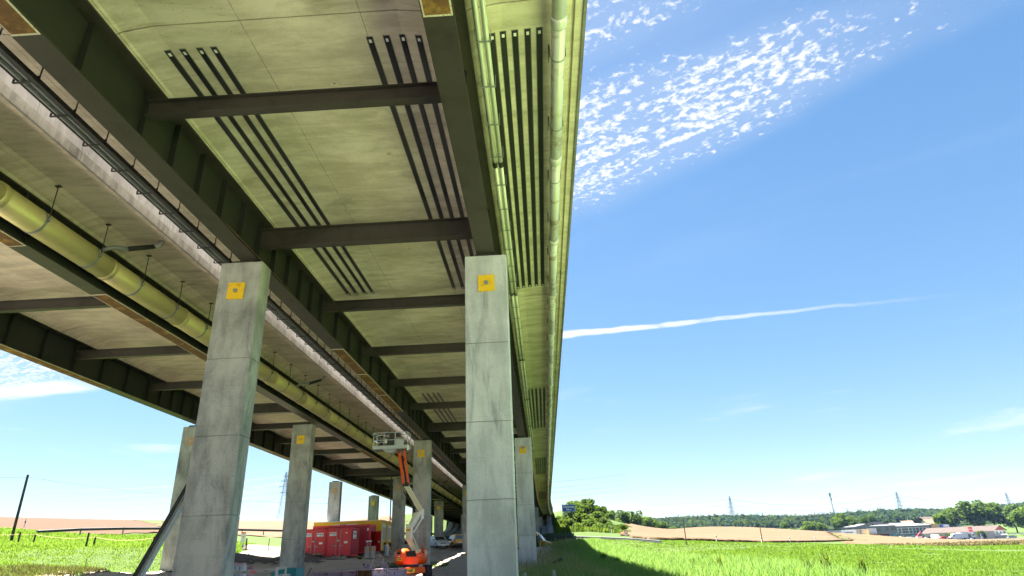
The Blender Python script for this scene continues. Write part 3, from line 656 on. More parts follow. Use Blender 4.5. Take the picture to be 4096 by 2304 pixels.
# the big steel water main
PX, PZ, PR = -15.30, .60, .42
root = thing('water_main', 'large brass-coloured steel pipe hung under the far viaduct edge', 'pipe', bp(PX, 19, PZ))
y = -14.9
while y < 170:
    b = y+4.95
    o = part('pipe_length', MB().tube(ypipe(PX, PZ, PR, y+.02, b-.02), PR, 28), M_pipe, root, True)
    part('joint_ring', MB().tube([bp(PX, b-.10, PZ), bp(PX, b-.08, PZ), bp(PX, b+.08, PZ), bp(PX, b+.10, PZ)], [PR+.004, PR+.018, PR+.018, PR+.004], 28), M_pipe, o, True)
    y = b
me_band = MB().tube([(0, -.045, 0), (0, .045, 0)], PR+.012, 28).box(PR, PR+.09, -.04, .04, -.05, .05).box(-PR-.09, -PR, -.04, .04, -.05, .05).mesh('pipe_clamp', M_galvdull)
me_rod = MB().tube([(0, 0, 0), (0, 0, 1.25)], .016, 8).box(-.09, .09, -.05, .05, 1.20, 1.23).box(-.03, .03, -.03, .03, -.05, .06).mesh('hanger_rod', M_dark)
y = -13.4
while y < 170:
    o = inst('pipe_clamp', me_band, root, bp(PX, y, PZ), rots(y))
    inst('hanger_rod', me_rod, root, bp(PX+PR+.05, y, PZ), rots(y)); inst('hanger_rod', me_rod, root, bp(PX-PR-.05, y, PZ), rots(y), (1, 1, .87)); y += 2.475
for yb in (1.0, 19.9, 38.7, 57.5, 76.3, 95.1):
    o = part('branch_pipe', MB().tube([bp(PX+.20, yb-.9, PZ+.30), bp(PX+.55, yb-.75, PZ+.50), bp(PX+.85, yb-.35, PZ+.62)], [.075, .075, .075], 12), M_galvdull, root, True)
    part('rubber_sleeve', MB().tube([bp(PX+.83, yb-.37, PZ+.61), bp(PX+1.40, yb+.22, PZ+.98)], .09, 12), M_black, root, True)
    part('elbow', MB().tube([bp(PX+1.38, yb+.20, PZ+.97), bp(PX+1.50, yb+.32, PZ+1.05), bp(PX+1.55, yb+.37, PZ+1.28)], [.09, .10, .10], 12), M_pier, root, True)

# ------------------------------------------------------------------ site containers
def wall_corr(mb, a, b, z0, z1, pitch=.22, dep=.03, nrm=1):
    """trapezoid-ribbed sheet from a to b (plan points)"""
    a = Vector((a[0], a[1], 0)); b = Vector((b[0], b[1], 0)); d = b-a; L = d.length; d.normalize(); nv = Vector((d.y, -d.x, 0))*nrm
    n = max(2, int(L/pitch)); pts = []
    for i in range(n):
        s0 = L*i/n; w = L/n
        for f, q in ((0, 0), (.35, 0), (.5, 1), (.85, 1)): pts.append(a+d*(s0+w*f)+nv*(-dep*q))
    pts.append(b)
    vs = [(p.x, p.y, z0) for p in pts]+[(p.x, p.y, z1) for p in pts]; m = len(pts)
    mb.add(vs, [(i, i+1, i+1+m, i+m) for i in range(m-1)])
def container(label, x0, x1, y0, y1, z0, z1, logo_left=True, side_logo=False):
    root = thing('storage_container', label, 'container', ((x0+x1)/2, (y0+y1)/2, z0), 'red storage containers')
    fr = MB(); p = .10
    for xa in (x0, x1-p):
        for ya in (y0, y1-p): fr.box(xa, xa+p, ya, ya+p, z0, z1)
    for z in ((z0, z0+.14), (z1-.10, z1)):
        fr.box(x0+p, x1-p, y0+.004, y0+.09, *z); fr.box(x0+p, x1-p, y1-.09, y1-.004, *z); fr.box(x0+.004, x0+.09, y0+p, y1-p, *z); fr.box(x1-.09, x1-.004, y0+p, y1-p, *z)
    part('frame', fr, M_red, root)
    ck = MB()
    for xa in (x0-.005, x1-.155):
        for za in (z0-.005, z1-.11): ck.box(xa, xa+.16, y0-.006, y0+.0035, za, za+.115)
    part('corner_casting', ck, M_darkred, root)
    part('fork_pocket', MB().box(x0+.55, x0+.95, y0-.004, y0+.003, z0+.02, z0+.115).box(x1-.95, x1-.55, y0-.004, y0+.003, z0+.02, z0+.115), M_black, root)
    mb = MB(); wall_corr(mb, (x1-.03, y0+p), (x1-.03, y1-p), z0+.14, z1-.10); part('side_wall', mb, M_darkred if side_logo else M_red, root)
    mb = MB(); wall_corr(mb, (x0+.03, y1-p), (x0+.03, y0+p), z0+.14, z1-.10); part('side_wall', mb, M_red, root)
    part('roof', MB().box(x0+.03, x1-.03, y0+.03, y1-.03, z1-.05, z1-.02), M_darkred, root); part('rear_wall', MB().box(x0+p, x1-p, y1-.08, y1-.04, z0+.14, z1-.10), M_red, root)
    part('floor', MB().box(x0+.1, x1-.1, y0+.1, y1-.1, z0+.03, z0+.13), M_dark, root)
    xm = (x0+x1)/2
    for a, b, sgn in ((x0+p+.02, xm-.008, -1), (xm+.008, x1-p-.02, 1)):
        d = MB(); zA, zB = z0+.16, z1-.13; yf = y0+.035
        d.box(a, b, yf, yf+.05, zA, zB)
        for k in range(3):
            za = zA+.06+(zB-zA-.06)*k/3; zb_ = zA+(zB-zA)*(k+1)/3-.06+.02
            d.box(a+.05, b-.05, yf-.012, yf-.001, za, zb_, None, .0)
        o = part('door_leaf', d, M_red, root)
        xr = xm+sgn*.20
        part('locking_bar', MB().tube([(xr, yf-.055, z0+.10), (xr, yf-.055, z1-.07)], .022, 8), M_galv, o)
        part('door_handle', MB().bar((xr, yf-.07, z0+.98), (xr+sgn*.36, yf-.07, z0+.98), .03).box(xr-.05, xr+.05, yf-.085, yf-.03, z0+.90, z0+1.06).box(xr+sgn*.18-.03, xr+sgn*.18+.03, yf-.08, yf-.02, z0+.92, z0+1.03), M_galv, o)
        part('hinge', MB().box(*(sorted((a if sgn < 0 else b, (a if sgn < 0 else b)-sgn*.06))), yf-.03, yf-.001, z0+.45, z0+.55).box(*(sorted((a if sgn < 0 else b, (a if sgn < 0 else b)-sgn*.06))), yf-.03, yf-.001, z1-.6, z1-.5), M_darkred, o)
    yl = y0+.0205
    for xc in ([x0+.62] if logo_left else [x0+.62, x1-.60]):
        s = part('sign_plate', MB().box(xc-.34, xc+.34, yl-.008, yl-.001, z1-.72, z1-.40), M_white, root); text('lettering', 'SOTRAG', .17, (xc, yl-.010, z1-.53), M_text, s, xs=.95, bold=.006); part('underline', MB().box(xc-.02, xc+.28, yl-.010, yl-.0085, z1-.68, z1-.65), M_text, s)
    xc = x1-.48
    part('number_plate', MB().box(xc-.17, xc+.17, yl-.006, yl-.001, z0+1.18, z0+1.36), M_white, root)
    part('lock_box', MB().box(xm-.09, xm+.09, y0-.09, y0+.03, z0+1.38, z0+1.52), M_shutter, root)
    part('small_notice', MB().box(xc-.06, xc+.12, yl-.006, yl-.001, z1-.52, z1-.44), M_white, root)
    if side_logo:
        s = part('sign_plate', MB().box(x1+.002, x1+.010, y0+.8, y0+2.0, z1-1.0, z1-.28), M_white, root)
        text('lettering', 'SOTRAG', .33, (x1+.012, y0+1.4, z1-.55), M_text, s, (R(90), 0, R(90)), xs=.8, bold=.008); part('underline', MB().box(x1+.0105, x1+.012, y0+1.35, y0+1.95, z1-.92, z1-.84), M_textnavy, s)
    return root
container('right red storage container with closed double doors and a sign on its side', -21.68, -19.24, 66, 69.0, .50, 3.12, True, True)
container('left red storage container, cut off by the pier standing in front', -24.22, -21.78, 66.1, 69.1, .50, 3.12, False)
# dark red cabin with an open door
zc0, zc1 = .78, 3.55
x0, x1, y0, y1 = -24.6, -18.45, 70.2, 72.7
root = thing('site_cabin', 'long dark red site cabin with its end door standing open', 'cabin', ((x0+x1)/2, (y0+y1)/2, zc0))
mb = MB(); wall_corr(mb, (x0, y0), (x1-.1, y0), zc0+.1, zc1-.12, .30, .025, 1); part('long_wall', mb, M_darkred, root)
part('frame', MB().box(x0, x1, y0-.03, y0+.03, zc0, zc0+.12).box(x0, x1, y0-.03, y0+.03, zc1-.14, zc1).box(x1-.1, x1+.03, y0-.031, y0+.10, zc0+.121, zc1-.141).box(x1-.1, x1+.03, y1-.1, y1+.03, zc0, zc1-.141).box(x1-.06, x1+.03, y0+.031, y1+.03, zc1-.14, zc1).box(x1-.06, x1+.03, y0+.101, y1-.101, zc0, zc0+.12), M_red, root)
part('end_wall', MB().box(x1-.05, x1, y0+.101, y0+.55, zc0+.121, zc1-.141).box(x1-.05, x1, y0+1.45, y1-.101, zc0+.121, zc1-.141).box(x1-.05, x1, y0+.551, y0+1.449, zc0+2.1, zc1-.141), M_darkred, root)
part('roof', MB().box(x0, x1, y0, y1, zc1+.001, zc1+.04), M_red, root); part('rear_wall', MB().box(x0, x1-.06, y1-.04, y1, zc0, zc1-.15), M_darkred, root); part('inner_wall', MB().box(x1-2.5, x1-2.45, y0+.05, y1-.05, zc0+.1, zc1-.15).box(x0+.01, x1-.11, y0+.06, y1-.06, zc0+.01, zc0+.1), M_dark, root)
dr = part('door', MB().bar((x1+.03, y0+1.40, zc0+1.12), (x1+.92, y0+1.22, zc0+1.12), .045, 1.98), M_doorred, root)
part('door_handle', MB().box(x1+.72, x1+.76, y0+1.17, y0+1.22, zc0+.92, zc0+1.16).box(x1+.62, x1+.76, y0+1.14, y0+1.17, zc0+1.05, zc0+1.09), M_white, dr)
part('door_frame', MB().box(x1-.03, x1+.012, y0+.50, y0+.549, zc0+.12, zc0+2.1).box(x1-.03, x1+.012, y0+1.451, y0+1.5, zc0+.12, zc0+2.1), M_red, root)
part('notice', MB().box(x1-.28, x1-.14, y0-.036, y0-.031, zc1-.62, zc1-.36), M_white, root)
part('roof_vent', MB().box(x0+2.8, x0+3.3, y0+.4, y0+.9, zc1+.041, zc1+.12), M_galv, root)
# yellow office cabins
for i, (a, b, lab) in enumerate(((75.0, 77.46, 'front yellow office cabin with a shuttered window in its end wall'), (77.54, 80.0, 'rear yellow office cabin with a pencil scrawl on its window shutter'))):
    X0, X1, Z0, Z1 = -26.2, -18.42, 1.0, 4.22
    root = thing('office_cabin', lab, 'cabin', ((X0+X1)/2, (a+b)/2, Z0), 'yellow office cabins')
    part('long_wall', MB().box(X0, X1-.06, a, a+.06, Z0+.12, Z1-.2), M_office, root); part('rear_wall', MB().box(X0, X1-.06, b-.06, b, Z0+.12, Z1-.2), M_office, root)
    part('end_wall', MB().box(X1-.06, X1, a+.1, b-.1, Z0+.12, Z1-.2).box(X0, X0+.05, a+.07, b-.07, Z0+.12, Z1-.2), M_office2 if i == 0 else M_office, root)
    part('frame', MB().box(X0-.02, X1+.02, a-.02, b+.02, Z1-.199, Z1-.03).box(X0-.02, X1+.02, a-.02, b+.02, Z0, Z0+.119).box(X1-.1, X1+.02, a-.02, a+.0995, Z0+.12, Z1-.2).box(X1-.1, X1+.02, b-.0995, b+.02, Z0+.12, Z1-.2), M_office, root)
    part('roof', MB().box(X0, X1, a, b, Z1-.029, Z1+.03), M_white, root)
    m_ = (a+b)/2
    w = part('window', MB().box(X1+.001, X1+.03, m_-.72, m_+.72, Z0+1.05, Z1-.45), M_white, root)
    part('shutter', MB().box(X1+.031, X1+.05, m_-.66, m_+.66, Z0+1.10, Z1-.75), M_shutter, w); part('shutter_box', MB().box(X1+.031, X1+.10, m_-.68, m_+.68, Z1-.74, Z1-.50), M_white, w)
    if i: part('scrawl', MB().tube([(X1+.055, m_-.2+.22*math.sin(k*1.3), Z0+1.5+.10*k+.08*math.cos(k*2.1)) for k in range(12)], .012, 5), M_textblk, w)
    ac = part('air_conditioner', MB().box(X1+.025, X1+.36, m_+.02, m_+.72, Z0+.42, Z0+.90), M_office, root)
    part('grille', MB().box(X1+.10, X1+.30, m_-.002, m_+.018, Z0+.52, Z0+.84), M_black, ac); part('bracket', MB().bar((X1+.02, m_+.1, Z0+.12), (X1+.34, m_+.1, Z0+.41), .04).bar((X1+.02, m_+.64, Z0+.12), (X1+.34, m_+.64, Z0+.41), .04), M_office, ac)
    part('drain_hose', MB().tube([(X1+.05, m_+.9, Z0+.8), (X1+.05, m_+.9, Z0-.2)], .03, 6), M_white, root)
    part('wall_panel_joint', MB().box(X0+2.0, X0+2.03, a-.008, a-.001, Z0+.12, Z1-.2).box(X0+4.0, X0+4.03, a-.008, a-.001, Z0+.12, Z1-.2).box(X0+6.0, X0+6.03, a-.008, a-.001, Z0+.12, Z1-.2), M_office2, root)
    part('strip_window', MB().box(X0+2.2, X0+5.0, a-.03, a-.009, Z1-.75, Z1-.32), M_white, root)
    ft = MB()
    for q in (X0+.3, (X0+X1)/2, X1-.3):
        for yy in (a+.15, b-.15): ft.box(q-.15, q+.15, yy-.15, yy+.15, tz(q, yy)-.1, Z0-.001)
    part('footing', ft, M_wood, root)
r2 = thing('white_cabin', 'white cabin end just showing behind the yellow offices', 'cabin', (-18.6, 82, 1.1))
part('wall', MB().box(-24.2, -18.1, 80.9, 83.3, 1.1, 3.95), M_plaster, r2); part('roof', MB().box(-24.3, -18.0, 80.8, 83.4, 3.951, 4.1), M_white, r2); part('base_frame', MB().box(-24.2, -18.1, 80.88, 83.32, .6, 1.099), M_dark, r2)
part('hose_reel', MB().tube([(-18.09, 81.6, 2.0), (-17.98, 81.6, 2.0)], .22, 12), M_galv, r2)
p_ = thing('cable_post', 'slim black post with a hanging cable loop behind the yellow offices', 'post', (-19.6, 84.2, 1))
part('post', MB().tube([(-19.6, 84.2, .6), (-19.6, 84.2, 10.2)], .075, 8), M_dark, p_); part('cable_loop', MB().tube([(-19.55, 84.1, 5.0), (-19.3, 83.6, 4.7), (-19.0, 83.2, 4.4), (-18.9, 83.2, 4.1)], .06, 6), M_black, p_)

# ------------------------------------------------------------------ pallets, crates, site clutter
def pallet(label, x, y, z, rz=0.0, stack=1, m=M_wood, grp='wooden pallets in the yard'):
    root = thing('pallet', label, 'pallet', (0, 0, 0), grp)
    for k in range(5): part('deck_board', MB().box(-.6, .6, -.4+k*.178, -.4+k*.178+.12, .122, .144), m, root)
    for xx in (-.6, -.07, .46):
        for yy in (-.4, -.05, .3): part('block', MB().box(xx, xx+.14, yy, yy+.1, .022, .10), m, root)
    for yy in (-.4, -.05, .3): part('bearer', MB().box(-.6, .6, yy, yy+.1, .1005, .1215).box(-.6, .6, yy, yy+.1, 0, .0215), m, root)
    settle(root, (x, y, z), rz); return root
def tzz(x, y, d=.05): return tz(x, y)+d
pallet('grey pallet lying in front of the right red container', -20.0, 64.9, tzz(-20, 64.9, .16), .03)
pallet('light pallet poking out below the left red container', -22.4, 65.0, tzz(-22.4, 65, .10), -.02, m=M_woodlt)
pallet('pallet right of the crate stack near the cabin door', -15.7, 67.8, tzz(-15.7, 67.8, .08), .05)
pallet('flat pallet lying lowest, right of the crate pile', -15.1, 66.4, tzz(-15.1, 66.4, .03), .2)
q = thing('timber_plank', 'long grey plank on the dirt under the right red container', 'plank', (-20.2, 64.0, tzz(-20.2, 64)))
part('plank', MB().box(-21.7, -18.9, 63.9, 64.2, tzz(-20.2, 64, .02), tzz(-20.2, 64, .19)), M_wood, q)
q = thing('timber_plank', 'loose board lying on the grass patch left of the lift', 'plank', (-12.6, 57, tzz(-12.6, 57)))
part('plank', MB().box(-13.2, -12.1, 56.9, 57.1, tzz(-12.6, 57, .06), tzz(-12.6, 57, .1)), M_woodlt, q)
zk = tzz(-17.3, 66.2, .16)
pallet('pallet carrying the two stacked wooden tool crates', -17.35, 66.4, zk-.15, .32)
for i, (lab, m) in enumerate((('lower grey tool crate with black straps, under the tan one', M_plaster), ('upper tan tool crate stacked on the grey one', M_woodlt))):
    root = thing('tool_crate', lab, 'crate', (0, 0, 0), 'stacked tool crates')
    part('crate_body', MB().box(-.52, .52, -.42, .42, .01, .50), M_steelgrey, root)
    part('front_panel', MB().box(-.47, .47, -.44, -.422, .04, .47), m, root); part('side_panel', MB().box(.522, .535, -.38, .38, .04, .47), M_steelgrey, root)
    part('strap', MB().box(-.10, -.05, -.455, -.441, .02, .49).box(.03, .08, -.455, -.441, .02, .49), M_black, root)
    part('edge_frame', MB().box(-.54, -.48, -.46, -.40, 0, .51).box(.48, .54, -.46, -.40, 0, .51), M_purple, root)
    part('hand_hole', MB().box(.536, .54, -.22, -.12, .34, .40).box(.536, .54, .12, .22, .34, .40), M_black, root)
    settle(root, (-17.35, 66.4, zk+i*.515), .32)
q = thing('hand_cart', 'small light metal hand cart frame on top of the crates', 'cart', (0, 0, 0))
part('handle_frame', MB().bar((-.17, 0, 0), (-.17, 0, .38), .045).bar((.17, 0, 0), (.17, 0, .38), .045).bar((-.19, 0, .2), (.19, 0, .2), .03), M_galv, q); part('push_bar', MB().bar((-.3, 0, .40), (.3, 0, .46), .06).bar((-.3, .12, .49), (.28, .12, .50), .06), M_white, q)
settle(q, (-17.45, 66.3, zk+1.03), .3)
q = thing('waste_bin', 'grey plastic barrel partly hidden behind the open cabin door', 'bin', (-16.8, 70.8, .6))
part('barrel', MB().tube([(-16.85, 71.2, tz(-16.8, 71)), (-16.85, 71.2, tz(-16.8, 71)+.15), (-16.85, 71.2, tz(-16.8, 71)+1.1)], [.24, .27, .27], 14), M_steelgrey, q); part('lid', MB().tube([(-16.85, 71.2, tz(-16.8, 71)+1.101), (-16.85, 71.2, tz(-16.8, 71)+1.16)], .29, 14), M_white, q)
# lilac steel frame
zz_ = tz(-12.6, 50)
q = thing('steel_bracket', 'worn purple steel spreader frame with two upright cheeks', 'steel frame', (-12.55, 50, zz_))
for xa in (-13.42, -12.1):
    part('cheek_plate', MB().box(xa, xa+.48, 49.96, 50.0, zz_-.05, zz_+.62).box(xa, xa+.05, 49.8, 49.959, zz_-.05, zz_+.60).box(xa+.43, xa+.48, 49.8, 49.959, zz_-.05, zz_+.60), M_purplelt, q)
part('arm', MB().bar((-12.95, 50, zz_+.1), (-12.78, 50.1, zz_+1.02), .10, .04).bar((-12.12, 50, zz_+.1), (-12.05, 50.1, zz_+.98), .10, .04).bar((-12.80, 50.1, zz_+1.0), (-12.42, 50.2, zz_+1.16), .06).bar((-12.42, 50.2, zz_+1.16), (-12.04, 50.1, zz_+.98), .06), M_purplelt, q)
part('cross_plate', MB().prism([(-12.92, zz_+.02), (-12.1, zz_+.02), (-12.1, zz_+.22), (-12.45, zz_+.38), (-12.92, zz_+.18)], 49.9, 49.94), M_rust, q); part('knuckle', MB().tube([(-12.93, 49.9, zz_+.22), (-12.93, 50.1, zz_+.22)], .06, 8).tube([(-12.1, 49.9, zz_+.22), (-12.1, 50.1, zz_+.22)], .06, 8).sphere((-13.42, 49.85, zz_+.55), .08, 8, 5).sphere((-11.62, 49.85, zz_+.58), .08, 8, 5), M_dark, q)
# purple beams in front
def gbeam(label, xa, ya, xb_, yb_, zt, m, web=M_purple, w=.5, h=.42):
    root = thing('steel_beam', label, 'steel beam', ((xa+xb_)/2, (ya+yb_)/2, zt-h), 'purple steel beams in the yard')
    a = Vector((xa, ya, 0)); b = Vector((xb_, yb_, 0))
    part('top_flange', MB().bar(a+Vector((0, 0, zt-.03)), b+Vector((0, 0, zt-.03)), w, .05), m, root)
    part('web', MB().bar(a+Vector((0, 0, zt-h/2-.03)), b+Vector((0, 0, zt-h/2-.03)), .05, h-.11), web, root)
    part('bottom_flange', MB().bar(a+Vector((0, 0, zt-h)), b+Vector((0, 0, zt-h)), w, .05), m, root)
    for t_ in (.02, .34, .66, .98):
        p = a.lerp(b, t_); n = Vector((-(b-a).y, (b-a).x, 0)).normalized()*(w/2-.02)
        part('stiffener', MB().bar(p-n+Vector((0, 0, zt-h/2-.03)), p+n+Vector((0, 0, zt-h/2-.03)), .03, h-.115), web, root)
    return root
gbeam('left worn purple beam lying at the bottom of the yard', -12.95, 37.2, -10.75, 38.6, -.44, M_purple)
gbeam('middle brown worn beam between the left and lilac beams', -10.72, 38.6, -9.35, 38.3, -.42, M_purple, M_rust)
gbeam('right lilac beam just in front of the lift', -9.45, 37.0, -7.85, 38.0, -.42, M_purplelt, M_purplelt)
q = thing('bent_bar', 'thin curved black steel bar sticking up at the purple beam end', 'bar', (-13.05, 37.3, -.9)); part('bar', MB().tube([(-13.05, 37.2, -.95), (-13.1, 37.2, -.6), (-13.0, 37.2, -.32), (-12.9, 37.2, -.25)], .02, 6), M_dark, q)
q = thing('bent_bar', 'second curved bar between the brown and lilac beams', 'bar', (-9.55, 37.6, -.9)); part('bar', MB().tube([(-9.5, 37.6, -.95), (-9.65, 37.6, -.5), (-9.55, 37.6, -.25), (-9.45, 37.6, -.18)], .02, 6), M_dark, q)
# grey formwork box, PAL barrier and teal bin at the foot of the left pier
zg = tz(-12, 26)
q = thing('formwork_box', 'blue-grey ribbed steel box with a hand-written paper sign', 'metal box', (-12.1, 26, zg))
part('back_panel', MB().box(-12.9, -11.70, 26.0, 26.04, zg-.1, .03), M_steelgrey, q); part('top_channel', MB().box(-12.9, -11.66, 25.86, 26.1, .031, .10), M_purple, q); part('side_post', MB().box(-11.69, -11.62, 25.88, 26.08, zg-.1, .03), M_steelgrey, q)
for k in range(5): part('rib', MB().box(-12.72+k*.2, -12.66+k*.2, 25.93, 25.999, zg-.1, -.02), M_steelgrey, q)
s = part('paper_sign', MB().box(-12.16, -11.98, 25.84, 25.85, -.40, -.13), M_white, q); text('lettering', 'Yez', .11, (-12.07, 25.838, -.26), M_textnavy, s)
q = thing('barrier_beam', 'grey steel barrier beam stencilled PAL twice with a red patch', 'barrier', (-10.4, 24, tz(-10.4, 24)))
part('beam', MB().bar((-11.12, 24, -.235), (-9.62, 24, -.185), .07, .075), M_galvdull, q); part('top_lip', MB().bar((-11.12, 24.0, -.190), (-9.62, 24.0, -.140), .11, .014), M_galv, q)
part('leg', MB().box(-11.2, -11.13, 23.96, 24.04, tz(-11, 24)-.1, -.15), M_galv, q); part('leg', MB().box(-9.61, -9.55, 23.96, 24.04, tz(-9.6, 24)-.1, -.10), M_galv, q)
text('stencil', 'PAL', .062, (-10.75, 23.962, -.228), M_textblk, q, bold=.001); text('stencil', 'PAL', .062, (-9.97, 23.962, -.200), M_textblk, q, bold=.001); part('red_patch', MB().bar((-10.53, 23.963, -.217), (-10.34, 23.963, -.210), .002, .05), M_red, q)
q = thing('trestle', 'light grey steel trestle end at the right end of the barrier beam', 'trestle', (-9.6, 24.6, tz(-9.6, 24.6)))
zt_ = tz(-9.6, 24.6)
part('post', MB().bar((-9.85, 24.6, zt_-.1), (-9.85, 24.6, -.10), .05), M_galv, q); part('post', MB().bar((-9.5, 24.6, zt_-.1), (-9.5, 24.6, -.08), .05), M_galv, q); part('cross_rail', MB().bar((-9.85, 24.57, -.15), (-9.5, 24.57, -.11), .03, .09), M_galv, q); part('brace', MB().bar((-9.85, 24.62, zt_), (-9.5, 24.62, -.2), .03), M_galv, q)
zt_ = tz(-12.6, 34)
q = thing('plastic_skip', 'teal ribbed plastic bin with white lettering by the middle pier foot', 'bin', (-12.7, 34, zt_))
part('bin_body', MB().box(-13.6, -12.42, 33.5, 34.5, zt_-.05, -.23, None, -.05, -.05), M_teal, q)
for z in (-.27, -.43, -.60): part('rib', MB().box(-13.62, -12.38, 33.40, 33.48, z-.02, z+.03), M_teal, q)
part('rim', MB().box(-13.68, -12.34, 33.40, 34.6, -.229, -.19), M_teal, q); part('opening', MB().box(-13.6, -12.4, 33.5, 34.5, -.189, -.186), M_black, q)
text('lettering', 'THOMMEN', .14, (-13.0, 33.43, -.50), M_white, q, bold=.003)
q = thing('brown_board', 'dark brown steel plate standing on the sunlit path', 'plate', (-13.25, 30, tz(-13.2, 30))); part('plate', MB().box(-13.46, -13.04, 30, 30.04, tz(-13.2, 30)-.05, -.02), M_purple, q); part('cut_out', MB().box(-13.28, -13.22, 29.99, 29.999, -.14, -.09), M_black, q)
# steel rails leaning against the front left pier
for i, (xa, ya, za, xb_, yb_, zb_, m, w) in enumerate(((-10.60, 16.4, -1.3, -10.46, 18.9, 2.35, M_dark, .06), (-10.53, 16.43, -1.3, -10.405, 18.70, 2.02, M_galvdull, .055), (-10.44, 16.46, -1.3, -10.345, 18.46, 1.60, M_steelgrey, .08))):
    q = thing('steel_rail', ('longest dark steel rail leaning on the front left pier', 'middle dull steel rail leaning on the front left pier', 'shortest blue-grey tube leaning on the front left pier')[i], 'rail', (xa, ya, za), 'steel rails leaning on the pier')
    part('rail', MB().bar((xa, ya, za), (xb_, yb_, zb_), w, w*.6) if i < 2 else MB().tube([(xa, ya, za), (xb_, yb_, zb_)], .05, 10), m, q)
    if i < 2: part('rail_lip', MB().bar((xa-.05, ya, za), (xb_-.05, yb_, zb_), .015, w), m, q)

# ------------------------------------------------------------------ boom lift
def wheel(mb_t, mb_r, c, r, w, M):
    n = 18; vs = []
    prof = [(-w/2, r*.62), (-w/2, r*.92), (-w*.38, r), (w*.38, r), (w/2, r*.92), (w/2, r*.62)]
    for k in range(n):
        a = 2*math.pi*k/n
        for px_, pr in prof: vs.append(M @ Vector((c[0]+px_, c[1]+pr*math.cos(a), c[2]+pr*math.sin(a))))
    m = len(prof); fs = [(k*m+i, k*m+i+1, ((k+1) % n)*m+i+1, ((k+1) % n)*m+i) for k in range(n) for i in range(m-1)]
    mb_t.add(vs, fs)
    for k in range(n):      # chevron lugs
        a = 2*math.pi*k/n; da = .16
        for s_ in (-1, 1):
            p = [(s_*.02*1, a), (s_*w*.47, a+da)]
            vv = []
            for px_, an in p:
                for rr in (r*.99, r*1.05):
                    for d_ in (-.055, .055): vv.append(M @ Vector((c[0]+px_, c[1]+rr*math.cos(an+d_), c[2]+rr*math.sin(an+d_))))
            mb_t.add(vv, [(0, 1, 3, 2), (4, 6, 7, 5), (2, 3, 7, 6), (0, 2, 6, 4), (1, 5, 7, 3)])
    mb_r.tube([M @ Vector((c[0]-w*.40, c[1], c[2])), M @ Vector((c[0]+w*.40, c[1], c[2]))], r*.62, 14)
LX, LY = -9.18, 46.0; LZ = tz(LX, LY)
root = thing('boom_lift', 'orange and cream articulated boom lift with a raised grey basket', 'boom lift', (LX, LY, LZ))
def L(x, y, z): return (LX+x, LY+y, z)
Mw = Matrix.Translation((LX, LY, LZ)) @ Matrix.Rotation(R(16), 4, 'Z')
for sx in (-1, 1):
    for sy in (-1, 1):
        a_, b_ = MB(), MB(); wheel(a_, b_, (sx*1.12, sy*1.12, .44), .44, .36, Mw)
        o = part('wheel', a_, M_tyre, root); part('rim', b_, M_galv if sx > 0 else M_orange, o)
ch = MB().box(-.85, .85, -1.55, 1.55, .42, .78, Mw, .04, .10); part('chassis', ch, M_orange, root)
part('axle', MB().box(-1.0, 1.0, -1.2, -1.04, .36, .52, Mw).box(-1.0, 1.0, 1.04, 1.2, .36, .52, Mw), M_dark, root)
s = part('warning_label', MB().box(-.55, .15, -1.562, -1.556, .47, .70, Mw), M_textyel, root); text('lettering', 'TIGER', .17, Mw @ Vector((-.2, -1.566, .585)), M_textblk, s, (R(90), 0, R(16)), bold=.008)
part('turntable', MB().tube([L(0, 0, LZ+.78), L(0, 0, LZ+.92)], .55, 20), M_dark, root)
# turret: two rounded orange hoods with a dark slot between
def hood(xa, xb_, ya, yb_, z0, z1, n=8):
    mb = MB(); rings = []
    for j in range(n+1):
        t_ = j/n; z = z0+(z1-z0)*t_
        k = 1-.30*max(0, (.30-t_)/.30)**1.3-.42*max(0, (t_-.60)/.40)**2.2
        rings.append((z, k))
    vs = []; fs = []; m = 20
    cx_, cy_ = (xa+xb_)/2, (ya+yb_)/2
    for z, k in rings:
        for i in range(m):
            an = 2*math.pi*i/m; ca, sa = math.cos(an), math.sin(an)
            vs.append(L(cx_+(xb_-xa)/2*k*math.copysign(abs(ca)**.55, ca), cy_+(yb_-ya)/2*k*math.copysign(abs(sa)**.55, sa), z))
    for j in range(n):
        for i in range(m): fs.append((j*m+i, j*m+(i+1) % m, (j+1)*m+(i+1) % m, (j+1)*m+i))
    fs += [tuple(range(m-1, -1, -1)), tuple(n*m+i for i in range(m))]
    return mb.add(vs, fs)
zt0 = LZ+.93
o = part('left_hood', hood(-1.06, -.12, -.8, .95, zt0, zt0+1.02), M_orange, root, True)
part('hand_grip', MB().sphere(L(-.66, -.78, zt0+.74), .13, 10, 6, (1.1, .35, .6)), M_black, o, True); part('small_label', MB().box(*(LX-.70, LX-.58), LY-.835, LY-.815, zt0+.52, zt0+.56), M_white, o)
s = part('hood_label', MB().box(LX-.78, LX-.42, LY-.842, LY-.822, zt0+.27, zt0+.44), M_textyel, o); text('lettering', 'TIGER', .11, L(-.60, -.846, zt0+.355), M_textblk, s, bold=.004)
o = part('right_hood', hood(.42, 1.10, -.75, .9, zt0, zt0+1.0), M_orange, root, True)
part('light_guard', MB().sphere(L(.62, -.62, zt0+.80), .20, 10, 6, (1, .5, 1)), M_cream, o, True)
part('vent', MB().box(LX+.93, LX+1.02, LY-.68, LY-.66, zt0+.5, zt0+.78), M_black, o)
part('lower_shroud', MB().box(LX-.35, LX+.65, LY-.72, LY+.8, zt0+.04, zt0+.50), M_orange, root); part('engine_bay', MB().box(LX-.30, LX+.55, LY-.60, LY+.7, zt0+.501, zt0+.86), M_black, root)
text('lettering', 'NO STEP', .07, L(.80, -.765, zt0+.44), M_text, root)
